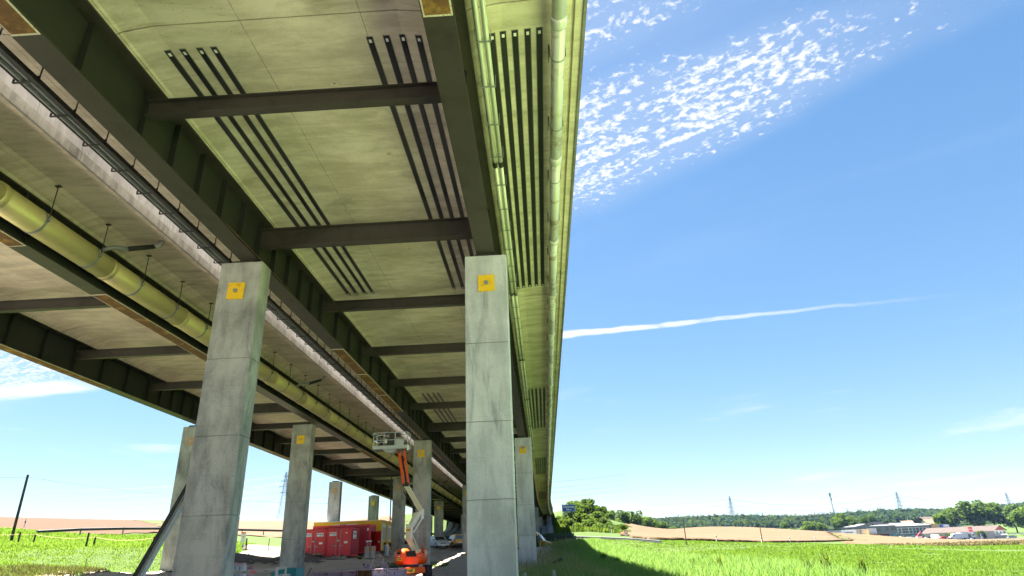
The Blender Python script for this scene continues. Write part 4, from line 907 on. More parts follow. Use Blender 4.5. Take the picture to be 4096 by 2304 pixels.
b_ = part('beacon', MB().tube([L(.72, .3, zt0+1.18), L(.72, .3, zt0+1.32)], .06, 10), M_orange, root); part('beacon_stem', MB().tube([L(.66, .25, zt0+.9), L(.72, .3, zt0+1.18)], .02, 6), M_dark, b_)
def beam(a, b, w, h, m, nm, par=root): return part(nm, MB().bar(L(*a), L(*b), w, h, (0, -1, .2)), m, par)
o = beam((.42, .0, .30), (-.16, -.1, 1.28), .34, .26, M_cream, 'lower_arm'); beam((.55, .12, .45), (.05, .05, 1.55), .10, .10, M_cream, 'link_bar', o); beam((.30, -.02, .55), (.12, -.02, 1.10), .09, .09, M_black, 'cylinder', o)
o = part('upright', MB().box(LX-.34, LX+.03, LY-.35, LY+.05, 1.18, 2.22), M_cream, root); part('side_face', MB().box(LX+.031, LX+.10, LY-.36, LY+.05, 1.25, 2.26), M_white, o)
s = part('warning_label', MB().box(LX-.31, LX+.0, LY-.358, LY-.351, 1.74, 1.92), M_textyel, o); text('lettering', 'TIGER', .085, L(-.155, -.361, 1.83), M_text, s, bold=.004)
part('lamp_slot', MB().box(LX-.25, LX-.02, LY-.357, LY-.351, 2.06, 2.13), M_white, o); part('bracket', MB().bar(L(-.40, -.30, 1.50), L(-.20, -.30, 1.50), .03).bar(L(-.20, -.30, 1.50), L(-.20, -.30, 1.36), .03), M_shutter, o)
o = beam((.02, .0, 2.10), (.66, .1, 3.10), .26, .28, M_white, 'upper_arm'); beam((.12, .12, 1.68), (.74, .14, 2.64), .09, .10, M_white, 'link_bar', o); beam((-.08, -.06, 2.22), (.34, .02, 3.02), .20, .20, M_cream, 'arm_face', o)
part('knuckle', MB().bar(L(.72, .12, 2.55), L(.74, .12, 3.20), .14, .34), M_white, root)
o = beam((.58, .05, 3.12), (-.40, -.9, 4.92), .30, .30, M_cream, 'main_boom'); part('boom_side', MB().bar(L(.74, .02, 3.16), L(-.22, -.93, 4.94), .05, .27, (0, -1, .2)), M_white, o); beam((.22, -.12, 2.98), (.02, -.42, 3.75), .14, .14, M_black, 'cylinder', o); part('hose', MB().tube([L(.30, -.2, 3.2), L(-.10, -.5, 3.75), L(-.28, -.66, 4.02), L(-.48, -.75, 4.35)], .04, 6), M_black, o)
o = part('fly_boom', MB().bar(L(-.44, -.92, 4.75), L(-.60, -1.9, 6.85), .17, .20, (0, -1, .2)), M_orange, root); part('fly_boom_side', MB().bar(L(-.12, -.92, 4.80), L(-.26, -1.9, 6.95), .13, .18, (0, -1, .2)), M_orange, o); part('fly_cylinder', MB().bar(L(-.29, -.95, 4.95), L(-.42, -1.85, 6.6), .10), M_black, o); part('hydraulic_rod', MB().bar(L(-.34, -1.08, 4.95), L(-.38, -1.45, 5.7), .04), M_galv, o); part('knuckle', MB().box(LX-.50, LX-.08, LY-1.06, LY-.75, 4.66, 4.98), M_black, o)
# basket
bx0, bx1, by0, by1, bz = LX-2.28, LX+.12, 43.3, 44.25, 6.98
b_ = part('basket_floor', MB().box(bx0, bx1, by0, by1, bz, bz+.06), M_galvdull, root)
part('kick_plate', MB().box(bx0, bx1, by0-.02, by0-.001, bz+.02, bz+.24).box(bx0, bx1, by1+.001, by1+.02, bz+.02, bz+.24).box(bx0-.02, bx0-.001, by0, by1, bz+.02, bz+.24).box(bx1+.001, bx1+.02, by0, by1, bz+.02, bz+.24), M_shutter, b_)
rl = MB()
for yy in (by0, by1):
    for xx in (bx0+.02, bx0+.75, bx0+1.52, bx1-.02): rl.tube([(xx, yy, bz+.2), (xx, yy, bz+1.12)], .028, 6)
    for zz in (bz+.62, bz+1.12): rl.tube([(bx0+.02, yy, zz), (bx1-.02, yy, zz)], .028, 6)
for xx in (bx0+.02, bx1-.02):
    for zz in (bz+.62, bz+1.12): rl.tube([(xx, by0, zz), (xx, by1, zz)], .028, 6)
part('guard_rail', rl, M_shutter, b_)
part('control_panel', MB().box(bx0+.95, bx0+1.42, by0+.06, by0+.25, bz+.25, bz+.80), M_dark, b_); part('panel_cover', MB().box(bx0+.80, bx0+.94, by0+.03, by0+.10, bz+.42, bz+.68), M_white, b_); part('side_panel', MB().box(bx0+1.50, bx0+2.1, by0+.06, by0+.10, bz+.25, bz+.68), M_shutter, b_); part('mounting', MB().prism([(bx0+.65, bz), (bx0+1.55, bz), (bx0+1.45, bz-.18), (bx0+1.25, bz-.26), (bx0+.85, bz-.16)], by0+.1, by1-.1), M_galv, b_)
part('tool_tray', MB().box(bx0+.95, bx0+1.7, by1-.3, by1-.02, bz+.95, bz+1.2), M_dark, b_); part('gate_hook', MB().box(bx1-.03, bx1+.10, by0-.04, by0-.021, bz-.14, bz+.22), M_white, b_)

# ------------------------------------------------------------------ vehicles
PROF = {  # side outline, front at x=0: (x, z); then window panes on the side as x/z quads
 'estate': ([(0, .30), (0, .72), (.25, .88), (.95, 1.06), (1.75, 1.62), (2.2, 1.76), (3.7, 1.80), (4.12, 1.74), (4.2, 1.0), (4.2, .32)], [[(1.15, 1.08), (1.80, 1.55), (2.05, 1.58), (2.05, 1.08)], [(2.12, 1.08), (2.12, 1.60), (2.95, 1.60), (2.95, 1.08)], [(3.02, 1.08), (3.02, 1.60), (3.85, 1.58), (3.95, 1.08)]], (3, 4)),
 'mpv': ([(0, .25), (0, .62), (.15, .80), (1.05, 1.02), (1.95, 1.55), (2.4, 1.64), (3.6, 1.62), (4.3, 1.35), (4.45, .9), (4.45, .28)], [[(1.35, 1.05), (2.0, 1.45), (2.3, 1.50), (2.3, 1.03)], [(2.38, 1.03), (2.38, 1.52), (3.25, 1.50), (3.25, 1.03)], [(3.32, 1.03), (3.32, 1.49), (3.85, 1.42), (4.0, 1.05)]], (3, 4)),
 'van': ([(0, .32), (0, .95), (.30, 1.15), (.95, 1.35), (1.55, 2.10), (2.0, 2.40), (5.4, 2.45), (5.5, 2.3), (5.5, .38)], [[(1.05, 1.38), (1.55, 1.98), (2.05, 2.02), (2.05, 1.35)]], (3, 4)),
 'car': ([(0, .25), (0, .60), (.12, .74), (1.1, .92), (1.85, 1.38), (2.3, 1.45), (3.2, 1.42), (3.9, 1.02), (4.3, .95), (4.35, .28)], [[(1.35, .95), (1.9, 1.30), (2.3, 1.36), (2.3, .93)], [(2.38, .93), (2.38, 1.36), (3.15, 1.33), (3.6, .98)]], (3, 4)),
 'jeep': ([(0, .45), (0, 1.0), (.10, 1.10), (1.35, 1.15), (1.65, 1.70), (1.75, 1.82), (4.1, 1.84), (4.2, 1.75), (4.2, .5)], [[(1.55, 1.18), (1.72, 1.66), (2.4, 1.70), (2.4, 1.18)], [(2.5, 1.18), (2.5, 1.70), (3.2, 1.70), (3.2, 1.18)], [(3.3, 1.18), (3.3, 1.70), (4.05, 1.70), (4.05, 1.18)]], (3, 4)),
}
def vehicle(kind, label, cat, loc, rz, m, W_=1.8, group=None, name='parked_car', sc=1.0, rear=True, lower=M_plastic, sticker=None):
    prof, wins, ws = PROF[kind]; root = thing(name, label, cat, (0, 0, 0), group)
    Lh = max(p[0] for p in prof); Hh = max(p[1] for p in prof)
    belt = 1.0 if kind != 'van' else 1.3
    def hw(z): return W_/2*(1-.16*max(0, (z-belt)/(Hh-belt))**1.1 - .05*max(0, (.5-z)/.5))
    def X(x): return Lh/2-x
    n = len(prof); mb = MB(); vs = []
    for s_ in (-1, 1): vs += [(X(x), s_*hw(z), z) for x, z in prof]
    # rounded shoulders: an inner outline a little in from the side
    vs2 = []
    cxm, czm = Lh/2, Hh*.5
    ring = []
    for s_ in (-1, 1):
        o_ = [(X(x), s_*hw(z), czm+(z-czm)*.965) for x, z in [(cxm+(a-cxm)*.985, b) for a, b in prof]]
        i_ = [(X(x), s_*(hw(z)-.07), z) for x, z in prof]
        ring += [o_, i_] if s_ < 0 else [i_, o_]
    allv = [p for rg in ring for p in rg]
    fs = [tuple(range(n)), tuple(range(4*n-1, 3*n-1, -1))]
    for a in range(3):
        for k in range(n): fs.append((a*n+k, (a+1)*n+k, (a+1)*n+(k+1) % n, a*n+(k+1) % n))
    mb.add(allv, fs); part('body', mb, m, root)
    for w_ in wins:
        for s_ in (-1, 1):
            vv = [(X(x), s_*(hw(z)+.006), czm+(z-czm)*.965) for x, z in w_] + [(X(x), s_*(hw(z)-.03), czm+(z-czm)*.965) for x, z in w_]
            part('side_window', MB().add(vv, [(0, 1, 2, 3), (7, 6, 5, 4), (0, 4, 5, 1), (1, 5, 6, 2), (2, 6, 7, 3), (3, 7, 4, 0)]), M_glass, root)
    (xa, za), (xb_, zb_) = prof[ws[0]], prof[ws[1]]
    def quad(xa, za, xb_, zb_, ins, m_, nm, off=.012):
        d = Vector((X(xb_)-X(xa), 0, zb_-za)); nrm = Vector((-d.z, 0, d.x)).normalized()
        if nrm.x*(1 if xa < Lh/2 else -1) < 0: nrm = -nrm
        vv = []
        for o_ in (off, -.03):
            for x, z, q in ((xa, za, -1), (xa, za, 1), (xb_, zb_, 1), (xb_, zb_, -1)): vv.append(Vector((X(x), q*(hw(z)-ins), z))+nrm*o_)
        return part(nm, MB().add(vv, [(0, 1, 2, 3), (7, 6, 5, 4), (0, 4, 5, 1), (1, 5, 6, 2), (2, 6, 7, 3), (3, 7, 4, 0)]), m_, root)
    def lerp(a, b, t_): return (a[0]+(b[0]-a[0])*t_, a[1]+(b[1]-a[1])*t_)
    a_, b_ = lerp(prof[ws[0]], prof[ws[1]], .06), lerp(prof[ws[0]], prof[ws[1]], .94); quad(a_[0], a_[1], b_[0], b_[1], .14, M_glass, 'windscreen')
    zr = Hh*.56
    if rear and kind in ('estate', 'mpv', 'jeep', 'car'):
        i = [k for k in range(n-1) if prof[k+1][1] < prof[k][1] and prof[k][0] > Lh*.7]
        i = i[0] if kind in ('mpv', 'car') else i[-2] if len(i) > 1 else i[0]
        a_, b_ = lerp(prof[i], prof[i+1], .12), lerp(prof[i], prof[i+1], .80); quad(a_[0], a_[1], b_[0], b_[1], .20, M_glass, 'rear_window')
    part('bumper', MB().box(X(0)-.05, X(0)+.05, -W_/2+.08, W_/2-.08, .24, .52), lower if kind != 'mpv' else m, root); part('bumper', MB().box(X(Lh)-.06, X(Lh)+.08, -W_/2+.06, W_/2-.06, .30, .58), lower, root)
    zl = prof[1][1]
    for s_ in (-1, 1):
        part('headlight', MB().box(X(.22), X(0)+.012, s_*(W_/2-.30)-.19, s_*(W_/2-.30)+.19, zl-.10, zl+.10, None, .05, .02), M_lamp, root)
        part('tail_light', MB().box(X(Lh)-.015, X(Lh)+.05, s_*(W_/2-.12)-.07, s_*(W_/2-.12)+.05, .75, 1.25), M_lampred, root)
        part('mirror', MB().box(X(ws and prof[ws[0]][0]+.45)-.06, X(prof[ws[0]][0]+.45)+.06, s_*(W_/2+.11)-.09, s_*(W_/2+.11)+.09, belt+.02, belt+.17), M_plastic, root)
    part('grille', MB().box(X(0)+.001, X(0)+.022, -.42, .42, zl-.14, zl+.02), M_plastic, root); part('number_plate', MB().box(X(0)+.051, X(0)+.058, -.26, .26, .36, .47), M_white, root); part('number_plate', MB().box(X(Lh)-.07, X(Lh)-.061, -.26, .26, .62, .73), M_white, root)
    for x in (Lh*.19, Lh*.80):
        for s_ in (-1, 1):
            o = part('wheel', MB().tube([(X(x), s_*(W_/2-.20), .33), (X(x), s_*(W_/2+.015), .33)], .33, 16), M_tyre, root); part('rim', MB().tube([(X(x), s_*(W_/2+.0155), .33), (X(x), s_*(W_/2+.025), .33)], .21, 12), M_rim, o); part('wheel_arch', MB().tube([(X(x), s_*(W_/2-.05), .36), (X(x), s_*(W_/2+.006), .36)], .40, 16), M_plastic, root)
    if sticker: part('emblem', MB().box(X(Lh)-.02, X(Lh)-.004, -.62, -.3, .86, 1.0), M_lampred, root)
    root.scale = (sc,)*3; root.location = loc; root.rotation_euler = (0, 0, rz); return root
def onroad(x, y, d=.0): return (x, y, tz(x, y)+d)
vehicle('mpv', 'white family car parked facing the camera beside the yellow estate van', 'car', onroad(-15.6, 98.2, .07), R(-62), M_carwhite, 1.8)
vehicle('estate', 'yellow-orange estate van seen from behind under the far viaduct', 'van', onroad(-13.2, 99.4, .05), R(115), M_kangoo, 1.83, sticker=True, name='parked_van')
vehicle('mpv', 'pale car almost hidden behind the yellow estate van', 'car', onroad(-11.2, 100.6, .05), R(118), M_silver, 1.8)
vehicle('van', 'yellow and black delivery van poking out right of the piers', 'van', onroad(-2.0, 94.6, .05), R(-10), M_kangoo, 2.0, name='parked_van', sc=1.12)
q = thing('glass_rack', 'stack of tall glass sheets standing on edge against a pier', 'glass rack', (-.7, 91, tz(-.7, 91)))
for k in range(4): part('glass_sheet', MB().box(-.95+k*.13, -.90+k*.13, 90.6, 91.9, tz(-.7, 91)+.05, 2.68-.03*k), M_glass if k % 2 else M_carwhite, q)

# ------------------------------------------------------------------ road sign, guard rails, posts, poles
q = thing('road_sign', 'blue Chavornay 900 m direction sign on a tall thin post', 'road sign', (3.66, 85, tz(3.66, 85)))
part('post', MB().tube([(3.66, 85.1, tz(3.66, 85)-.3), (3.66, 85.1, 5.75)], .05, 8), M_galvdull, q)
b_ = part('sign_board', MB().box(2.38, 4.06, 85, 85.04, 4.85, 5.70), M_sign, q); part('border', MB().box(2.40, 4.04, 84.994, 84.999, 4.87, 4.895).box(2.40, 4.04, 84.994, 84.999, 5.655, 5.68).box(2.40, 2.425, 84.994, 84.999, 4.896, 5.654).box(4.015, 4.04, 84.994, 84.999, 4.896, 5.654), M_white, b_)
text('lettering', 'Chavornay', .36, (3.22, 84.99, 5.42), M_white, b_, xs=.88, bold=.008); text('lettering', '900 m', .26, (3.22, 84.99, 5.08), M_white, b_, bold=.006)
part('top_rail', MB().bar((2.36, 85.02, 5.80), (4.0, 85.02, 5.84), .04).bar((2.45, 85.02, 5.70), (2.45, 85.02, 5.80), .03).bar((3.95, 85.02, 5.70), (3.95, 85.02, 5.83), .03), M_galv, q)
s = part('number_plate', MB().box(2.40, 2.98, 85, 85.03, 4.45, 4.74), M_white, q); text('lettering', 'N°22', .22, (2.69, 84.99, 4.595), M_textblk, s, bold=.004); part('plate_stay', MB().bar((2.7, 85.05, 4.6), (2.7, 85.05, 5.0), .03), M_galv, q)
def guardrail(label, P, step, height=.75, group='steel road guard rails'):
    root = thing('guard_rail', label, 'guard rail', (P[0][0], P[0][1], tz(P[0][0], P[0][1])), group)
    pp = []
    for a, b in zip(P[:-1], P[1:]):
        n = max(1, round(math.hypot(b[0]-a[0], b[1]-a[1])/step)); pp += [Vector(a).lerp(Vector(b), i/n) for i in range(n)]
    pp.append(Vector(P[-1]))
    prof = [(-.15, 0), (-.11, .045), (-.05, .045), (-.02, .0), (.02, .0), (.05, .045), (.11, .045), (.15, 0)]
    vs = []; fs = []; m = len(prof)
    for i, p in enumerate(pp):
        d = (pp[min(i+1, len(pp)-1)]-pp[max(i-1, 0)]).normalized(); nv = Vector((d.y, -d.x, 0)).normalized()
        for z, k in prof: vs.append(p+nv*k+Vector((0, 0, z)))
    for i in range(len(pp)-1):
        for k in range(m-1): fs.append((i*m+k, (i+1)*m+k, (i+1)*m+k+1, i*m+k+1))
    part('rail_beam', MB().add(vs, fs), M_rail, root)
    for p in pp: part('post', MB().box(p.x-.05, p.x+.05, p.y+.02, p.y+.14, p.z-height-.3, p.z+.16), M_galvdull, root)
    return root
guardrail('guard rail running from under the bridge into the green field on the right', [(-13.2, 108, 3.35), (-6, 105, 2.85), (.05, 101.5, 2.38), (3.05, 98.5, 2.2), (4.79, 96.4, 2.02), (6.37, 94, 1.86), (7.81, 91.5, 1.69), (9.08, 88.8, 1.52), (10.13, 86, 1.36), (11.05, 83, 1.19), (11.83, 80, 1.01), (12.88, 76, .77)], 2.2)
guardrail('long guard rail along the embankment on the left', [(-54.07, 69, 4.12), (-52.15, 73, 4.42), (-49.8, 77, 4.56), (-47.3, 81, 4.61), (-42.3, 92, 4.63), (-38.7, 98, 4.56), (-30, 102.5, 4.1), (-16.3, 108, 3.52)], 4.0, .72)
def post(label, x, y, h, w=.10, m=M_postwood, name='fence_post', cat='post', group=None, lean=(0, 0)):
    z = tz(x, y); q = thing(name, label, cat, (x, y, z), group); part('post', MB().bar((x, y, z-.25), (x+lean[0], y+lean[1], z+h), w), m, q); return q
FP = [(-45.3, 56, 1.05, 'wooden fence post nearest the utility pole on the left bank'), (-44.75, 57, .85, 'thin pale stake just right of the leftmost wooden fence post'), (-36.4, 52, 1.15, 'leaning wooden fence post under the left guard rail'), (-36.5, 53, .88, 'thin pale stake beside the leaning wooden fence post'), (-28.6, 48, .95, 'wooden fence post standing just left of the outer pier'), (-26.0, 62.5, 1.15, 'thin dark fence post on the grass at the path corner'), (-27.9, 62, 1.0, 'wooden fence post between the white notice and the path corner')]
for x, y, h, lab in FP: post(lab, x, y, h, .10 if 'wooden' in lab else .05, M_postwood if 'wooden' in lab or 'dark' in lab else M_wood, group='fence posts on the left bank', lean=(.08*math.sin(x*7), 0))
post('thin rusty stake standing in the short meadow at the lower left', -25.0, 36, .60, .025, M_rust, 'marker_stake')
def cat_line(a, b, sag, n=14): return [Vector(a).lerp(Vector(b), i/n)-Vector((0, 0, 4*sag*(i/n)*(1-i/n))) for i in range(n+1)]
q = thing('fence_rope', 'yellow rope hung slackly between the left fence posts', 'rope', (-40, 54, 3)); rp = MB()
RP = [(-62, 62), (-45.3, 56), (-44.75, 57), (-36.5, 53), (-28.6, 48), (-25, 46)]
for a, b in zip(RP[:-1], RP[1:]):
    dd = math.hypot(a[0]-b[0], a[1]-b[1]); rp.tube(cat_line((a[0], a[1], tz(*a)+.85), (b[0], b[1], tz(*b)+.85), dd*.022), .012, 5)
part('rope', rp, M_woodlt, q)
q = thing('notice_board', 'small white notice with an orange top on the grass bank', 'sign', (-28.3, 62, tz(-28.3, 62))); zn = tz(-28.3, 62)
part('stake', MB().bar((-28.3, 62.05, zn-.2), (-28.3, 62.05, zn+1.2), .05), M_postwood, q); b_ = part('board', MB().box(-28.52, -28.08, 62, 62.02, zn+.62, zn+1.5), M_white, q); part('top_band', MB().box(-28.52, -28.08, 61.993, 61.999, zn+1.38, zn+1.5), M_orange, b_); text('lettering', 'Stop', .16, (-28.3, 61.99, zn+1.1), M_red, b_); part('plastic_sheet', MB().add([(-28.2, 61.9, zn+.6), (-27.98, 61.9, zn+.25), (-28.05, 61.85, zn+.1), (-28.3, 61.85, zn+.45)], [(0, 1, 2, 3)]), M_cloth, q)
def delineator(label, x, y, h=.95, s_=1.0):
    z = tz(x, y); q = thing('delineator_post', label, 'marker post', (x, y, z), 'white roadside marker posts'); part('post', MB().box(x-.06*s_, x+.06*s_, y-.05, y+.05, z-.2, z+h), M_white, q); part('black_band', MB().box(x-.062*s_, x+.062*s_, y-.052, y+.052, z+h*.62, z+h*.80), M_black, q)
for x, y, lab in ((10.4, 105, 'white roadside marker just behind the bend of the right guard rail'), (24.15, 96.5, 'white roadside marker between the two slim poles in the field'), (33.4, 106, 'white roadside marker right of the second slim pole'), (43, 121, 'white roadside marker on the wheat edge, third from the guard rail'), (51.7, 132, 'white roadside marker on the wheat edge nearest the white hall'), (-72.5, 90, 'white roadside marker beside the leaning utility pole at far left')): delineator(lab, x, y, 1.0 if x > 0 else 1.25, 1.0)
q = thing('round_sign', 'round no-entry style traffic sign at the wheat field edge', 'road sign', (12.0, 100, tz(12, 100))); zn = tz(12, 100)
part('post', MB().tube([(12, 100, zn-.2), (12, 100, 2.9)], .035, 6), M_galv, q); d_ = part('disc', MB().tube([(12, 99.96, 2.55), (12, 99.93, 2.55)], .30, 18), M_red, q); part('disc_face', MB().tube([(12, 99.929, 2.55), (12, 99.922, 2.55)], .22, 16), M_white, d_); part('sub_plate', MB().box(11.82, 12.18, 99.93, 99.96, 1.95, 2.2), M_white, q)
q = thing('round_sign', 'distant round traffic sign below the row of trees', 'road sign', (15.5, 160, tz(15.5, 160))); zn = tz(15.5, 160)
part('post', MB().tube([(15.5, 160, zn-.2), (15.5, 160, 5.7)], .05, 6), M_galv, q); d_ = part('disc', MB().tube([(15.5, 159.96, 5.6), (15.5, 159.92, 5.6)], .40, 16), M_red, q); part('disc_face', MB().tube([(15.5, 159.919, 5.6), (15.5, 159.91, 5.6)], .28, 16), M_white, d_)
def pole(label, x, y, h, r0=.11, r1=.08, m=M_postwood, lean=(0, 0)):
    z = tz(x, y); q = thing('utility_pole', label, 'pole', (x, y, z), 'slim wooden utility poles'); part('pole', MB().tube([(x, y, z-.4), (x+lean[0]*.5, y+lean[1]*.5, z+h*.5), (x+lean[0], y+lean[1], z+h)], [r0, (r0+r1)/2, r1], 10), m, q); return q
pole('slim dark pole in the green field nearer the guard rail', 14.42, 70, 2.62, .05, .045)
pole('second slim dark pole at the wheat edge nearer the buildings', 28.42, 90, 2.5, .06, .05)
pole('tall wooden utility pole on the left bank carrying a wire', -49.25, 60, 6.1, .13, .10)
q = thing('overhead_wire', 'single thin wire slung from the left utility pole', 'wire', (-49.2, 60, 8.6)); part('wire', MB().tube(cat_line((-49.2, 60, 8.55), (-24, 78, 6.4), .6), .014, 5).tube(cat_line((-49.2, 60, 8.55), (-80, 50, 10.2), .5), .014, 5), M_wire, q)

# pylons and their lines
def pylon(label, x, y, h, rz, sc=1.0, base=None):
    z = tz(x, y) if base is None else base
    root = thing('pylon', label, 'pylon', (0, 0, 0), 'lattice power pylons'); mb = MB(); r = .15*max(1, sc)
    lev = [0, .16, .30, .42, .53, .62, .70, .77, .83, .88, .93, .965]; wd = lambda f: (h*.075)*(1-f)**1.15+.5
    for i, (a, b) in enumerate(zip(lev[:-1], lev[1:])):
        wa, wb = wd(a), wd(b)
        ca = [(-wa, -wa), (wa, -wa), (wa, wa), (-wa, wa)]; cb = [(-wb, -wb), (wb, -wb), (wb, wb), (-wb, wb)]
        for k in range(4):
            k2 = (k+1) % 4
            mb.bar((*ca[k], a*h), (*cb[k], b*h), r*1.2); mb.bar((*ca[k], a*h), (*cb[k2], b*h), r*.7); mb.bar((*ca[k2], a*h), (*cb[k], b*h), r*.7); mb.bar((*cb[k], b*h), (*cb[k2], b*h), r*.7)
    mb.bar((0, 0, .95*h), (0, 0, h), r); part('lattice_tower', mb, M_pylon, root)
    tips = []
    for f, w in ((.88, .055), (.78, .095), (.66, .12), (.54, .095)):
        W2 = h*w; a = MB().bar((-W2, 0, f*h), (W2, 0, f*h), r*2.0).bar((-W2, 0, f*h), (0, 0, f*h+1.6), r*1.2).bar((W2, 0, f*h), (0, 0, f*h+1.6), r*1.2); o = part('cross_arm', a, M_pylon, root)
        if w > .06: part('insulator', MB().bar((-W2, 0, f*h), (-W2, 0, f*h-h*.045), r*1.5).bar((W2, 0, f*h), (W2, 0, f*h-h*.045), r*1.5), M_pylon, o)
        dz = 0 if w < .06 else h*.045
        tips += [(-W2, 0, f*h-dz), (W2, 0, f*h-dz)]
    settle(root, (x, y, z), rz)
    Mx = Matrix.Translation((x, y, z)) @ Matrix.Rotation(rz, 4, 'Z'); return [Mx @ Vector(t_) for t_ in tips]
PT1 = pylon('lattice pylon rising above the dark forest, left of the phone mast', 283, 1015, 52, R(20), 1.2, 20)
PT2 = pylon('lattice pylon behind the grey industrial hall', 560, 1070, 50, R(-10), 1.2, 22)
PT3 = pylon('lattice pylon at the right edge above the garden trees', 870, 1280, 48, R(-10), 1.2, 28)
PT4 = pylon('bluish lattice pylon on the left hill, seen between two piers', -236, 590, 42, R(35), 1.0, 37.5)
PT5 = pylon('tiny lattice pylon between grey hall and village roofs', 700, 1640, 44, R(-10), 1.2)
PT6 = pylon('second tiny lattice pylon above the village roofs', 900, 1880, 46, R(-10), 1.4)
def powerline(label, A, B, sag, r):
    q = thing('power_line', label, 'power line', tuple((A[0]+B[0])/2), 'high-voltage power lines')
    for a, b in zip(A, B): part('conductor', MB().tube(cat_line(a, b, sag, 16), r, 4, False), M_wire, q)
OFFL = [Vector((-60+t_.x*0-30, 520, t_.z*0+0)) for t_ in PT1]
powerline('sagging wires from the forest pylon to the pylon behind the grey hall', PT1, PT2, 12, .08)
powerline('sagging wires from the grey hall pylon to the one at the right edge', PT2, PT3, 12, .09)
powerline('sagging wires from the forest pylon towards the bridge', PT1, [t_+Vector((-330, 60, 16)) for t_ in PT1], 9, .08)
powerline('wires from the left hill pylon running off to the left', PT4, [t_+Vector((-330, -130, -6)) for t_ in PT4], 9, .06)
powerline('wires from the left hill pylon passing behind the piers', PT4, [t_+Vector((330, 140, 4)) for t_ in PT4], 10, .06)
# phone mast
zm = 8.0; mx, my = 256, 600
q = thing('phone_mast', 'slender phone mast with antenna panels beside the forest', 'mast', (mx, my, zm)); part('mast_pole', MB().tube([(mx, my, zm-2), (mx, my, 39.5)], [.42, .25], 8), M_pylon, q)
for k in range(3):
    a = k*2.1; part('antenna_panel', MB().box(mx+.75*math.cos(a)-.22, mx+.75*math.cos(a)+.22, my+.75*math.sin(a)-.15, my+.75*math.sin(a)+.15, 37.6, 41.0), M_dark, q)
part('lower_antenna', MB().tube([(mx+.5, my, 35.2), (mx+.5, my, 36.6)], .45, 8).tube([(mx-.5, my, 34.2), (mx-.5, my, 35.0)], .4, 8), M_dark, q); part('lightning_rod', MB().tube([(mx, my, 39.5), (mx, my, 42.2)], .06, 5), M_dark, q)

# ------------------------------------------------------------------ industrial buildings and houses beyond the field
def wallpanel(mb, A, B, z0, z1, th=.3):
    a = Vector((A[0], A[1], 0)); b = Vector((B[0], B[1], 0)); d = (b-a).normalized(); nv = Vector((d.y, -d.x, 0))*-th
    vs = [(a.x, a.y, z0), (b.x, b.y, z0), (b.x+nv.x, b.y+nv.y, z0), (a.x+nv.x, a.y+nv.y, z0)]; vs += [(v[0], v[1], z1) for v in vs]
    mb.add(vs, [(3, 2, 1, 0), (4, 5, 6, 7), (0, 1, 5, 4), (1, 2, 6, 5), (2, 3, 7, 6), (3, 0, 4, 7)])
def onwall(A, B, t0, t1, z0, z1, m, nm, par, proud=.03, depth=.12):
    a = Vector((A[0], A[1], 0)); b = Vector((B[0], B[1], 0)); d = (b-a).normalized(); nv = Vector((d.y, -d.x, 0))
    p0 = a.lerp(b, t0); p1 = a.lerp(b, t1); vs = []
    for z in (z0, z1):
        for q, o in ((p0, proud), (p1, proud), (p1, -depth), (p0, -depth)): vs.append((q.x+nv.x*o, q.y+nv.y*o, z))
    return part(nm, MB().add(vs, [(3, 2, 1, 0), (4, 5, 6, 7), (0, 1, 5, 4), (1, 2, 6, 5), (2, 3, 7, 6), (3, 0, 4, 7)]), m, par)
def walltext(A, B, t_, z, s, size, m, par, xs=1.0, vert=False, bold=.02):
    a = Vector((A[0], A[1], 0)); b = Vector((B[0], B[1], 0)); d = (b-a).normalized(); nv = Vector((d.y, -d.x, 0)); p = a.lerp(b, t_)+nv*.12
    M = Matrix(((d.x, 0, nv.x), (d.y, 0, nv.y), (0, 1, 0)))
    if vert: M = M @ Matrix.Rotation(R(-90), 3, 'Z')
    return text('lettering', s, size, (p.x, p.y, z), m, par, M.to_euler(), xs=xs, bold=bold, ext=.02)
A_, B_, C_ = (155, 393), (175.5, 374), (182.5, 379)
q = thing('warehouse', 'long low white warehouse with company lettering on its wall', 'building', (168, 385, -.5))
mb = MB(); wallpanel(mb, A_, B_, -1, 6.2); part('front_wall', mb, M_hallwhite, q); mb = MB(); wallpanel(mb, B_, C_, -1, 6.4); part('return_wall', mb, M_hallwhite, q)
part('roof', MB().add([(155, 393, 6.1), (175.5, 374.2, 6.1), (182.4, 379.2, 6.1), (170, 402, 6.1)], [(0, 1, 2, 3)]), M_roofgrey, q)
for k in range(13): onwall(A_, B_, .02+k*.078, .024+k*.078, -.5, 6.15, M_hallgrey, 'panel_joint', q, .02)
for k in range(9): onwall(A_, B_, .46+k*.058, .50+k*.058, .55, 1.75, M_glass, 'window', q)
s = onwall(A_, B_, .50, .78, 3.6, 5.9, M_white, 'sign_board', q, .08); walltext(A_, B_, .64, 4.8, 'SwissNacelles', 1.25, M_textnavy, s, .62); onwall(A_, B_, .50, .78, 3.55, 3.62, M_textnavy, 'sign_edge', s, .10)
walltext(A_, B_, .19, 5.0, 'Haulotte', .95, M_textblk, q, .75); walltext(A_, B_, .30, 5.05, '\u00bb', 1.7, M_text, q, 1.0, False, .06); walltext(A_, B_, .22, 4.2, 'G R O U P', .42, M_textblk, q)
walltext(A_, B_, .86, 4.6, 'boood', 1.1, M_textblk, q, .9, True)
onwall(A_, B_, .39, .395, .3, 3.1, M_dark, 'chimney_pipe', q, .4)
q2 = thing('canopy', 'flat grey canopy between the white warehouse and the grey hall', 'canopy', (183, 376, 0))
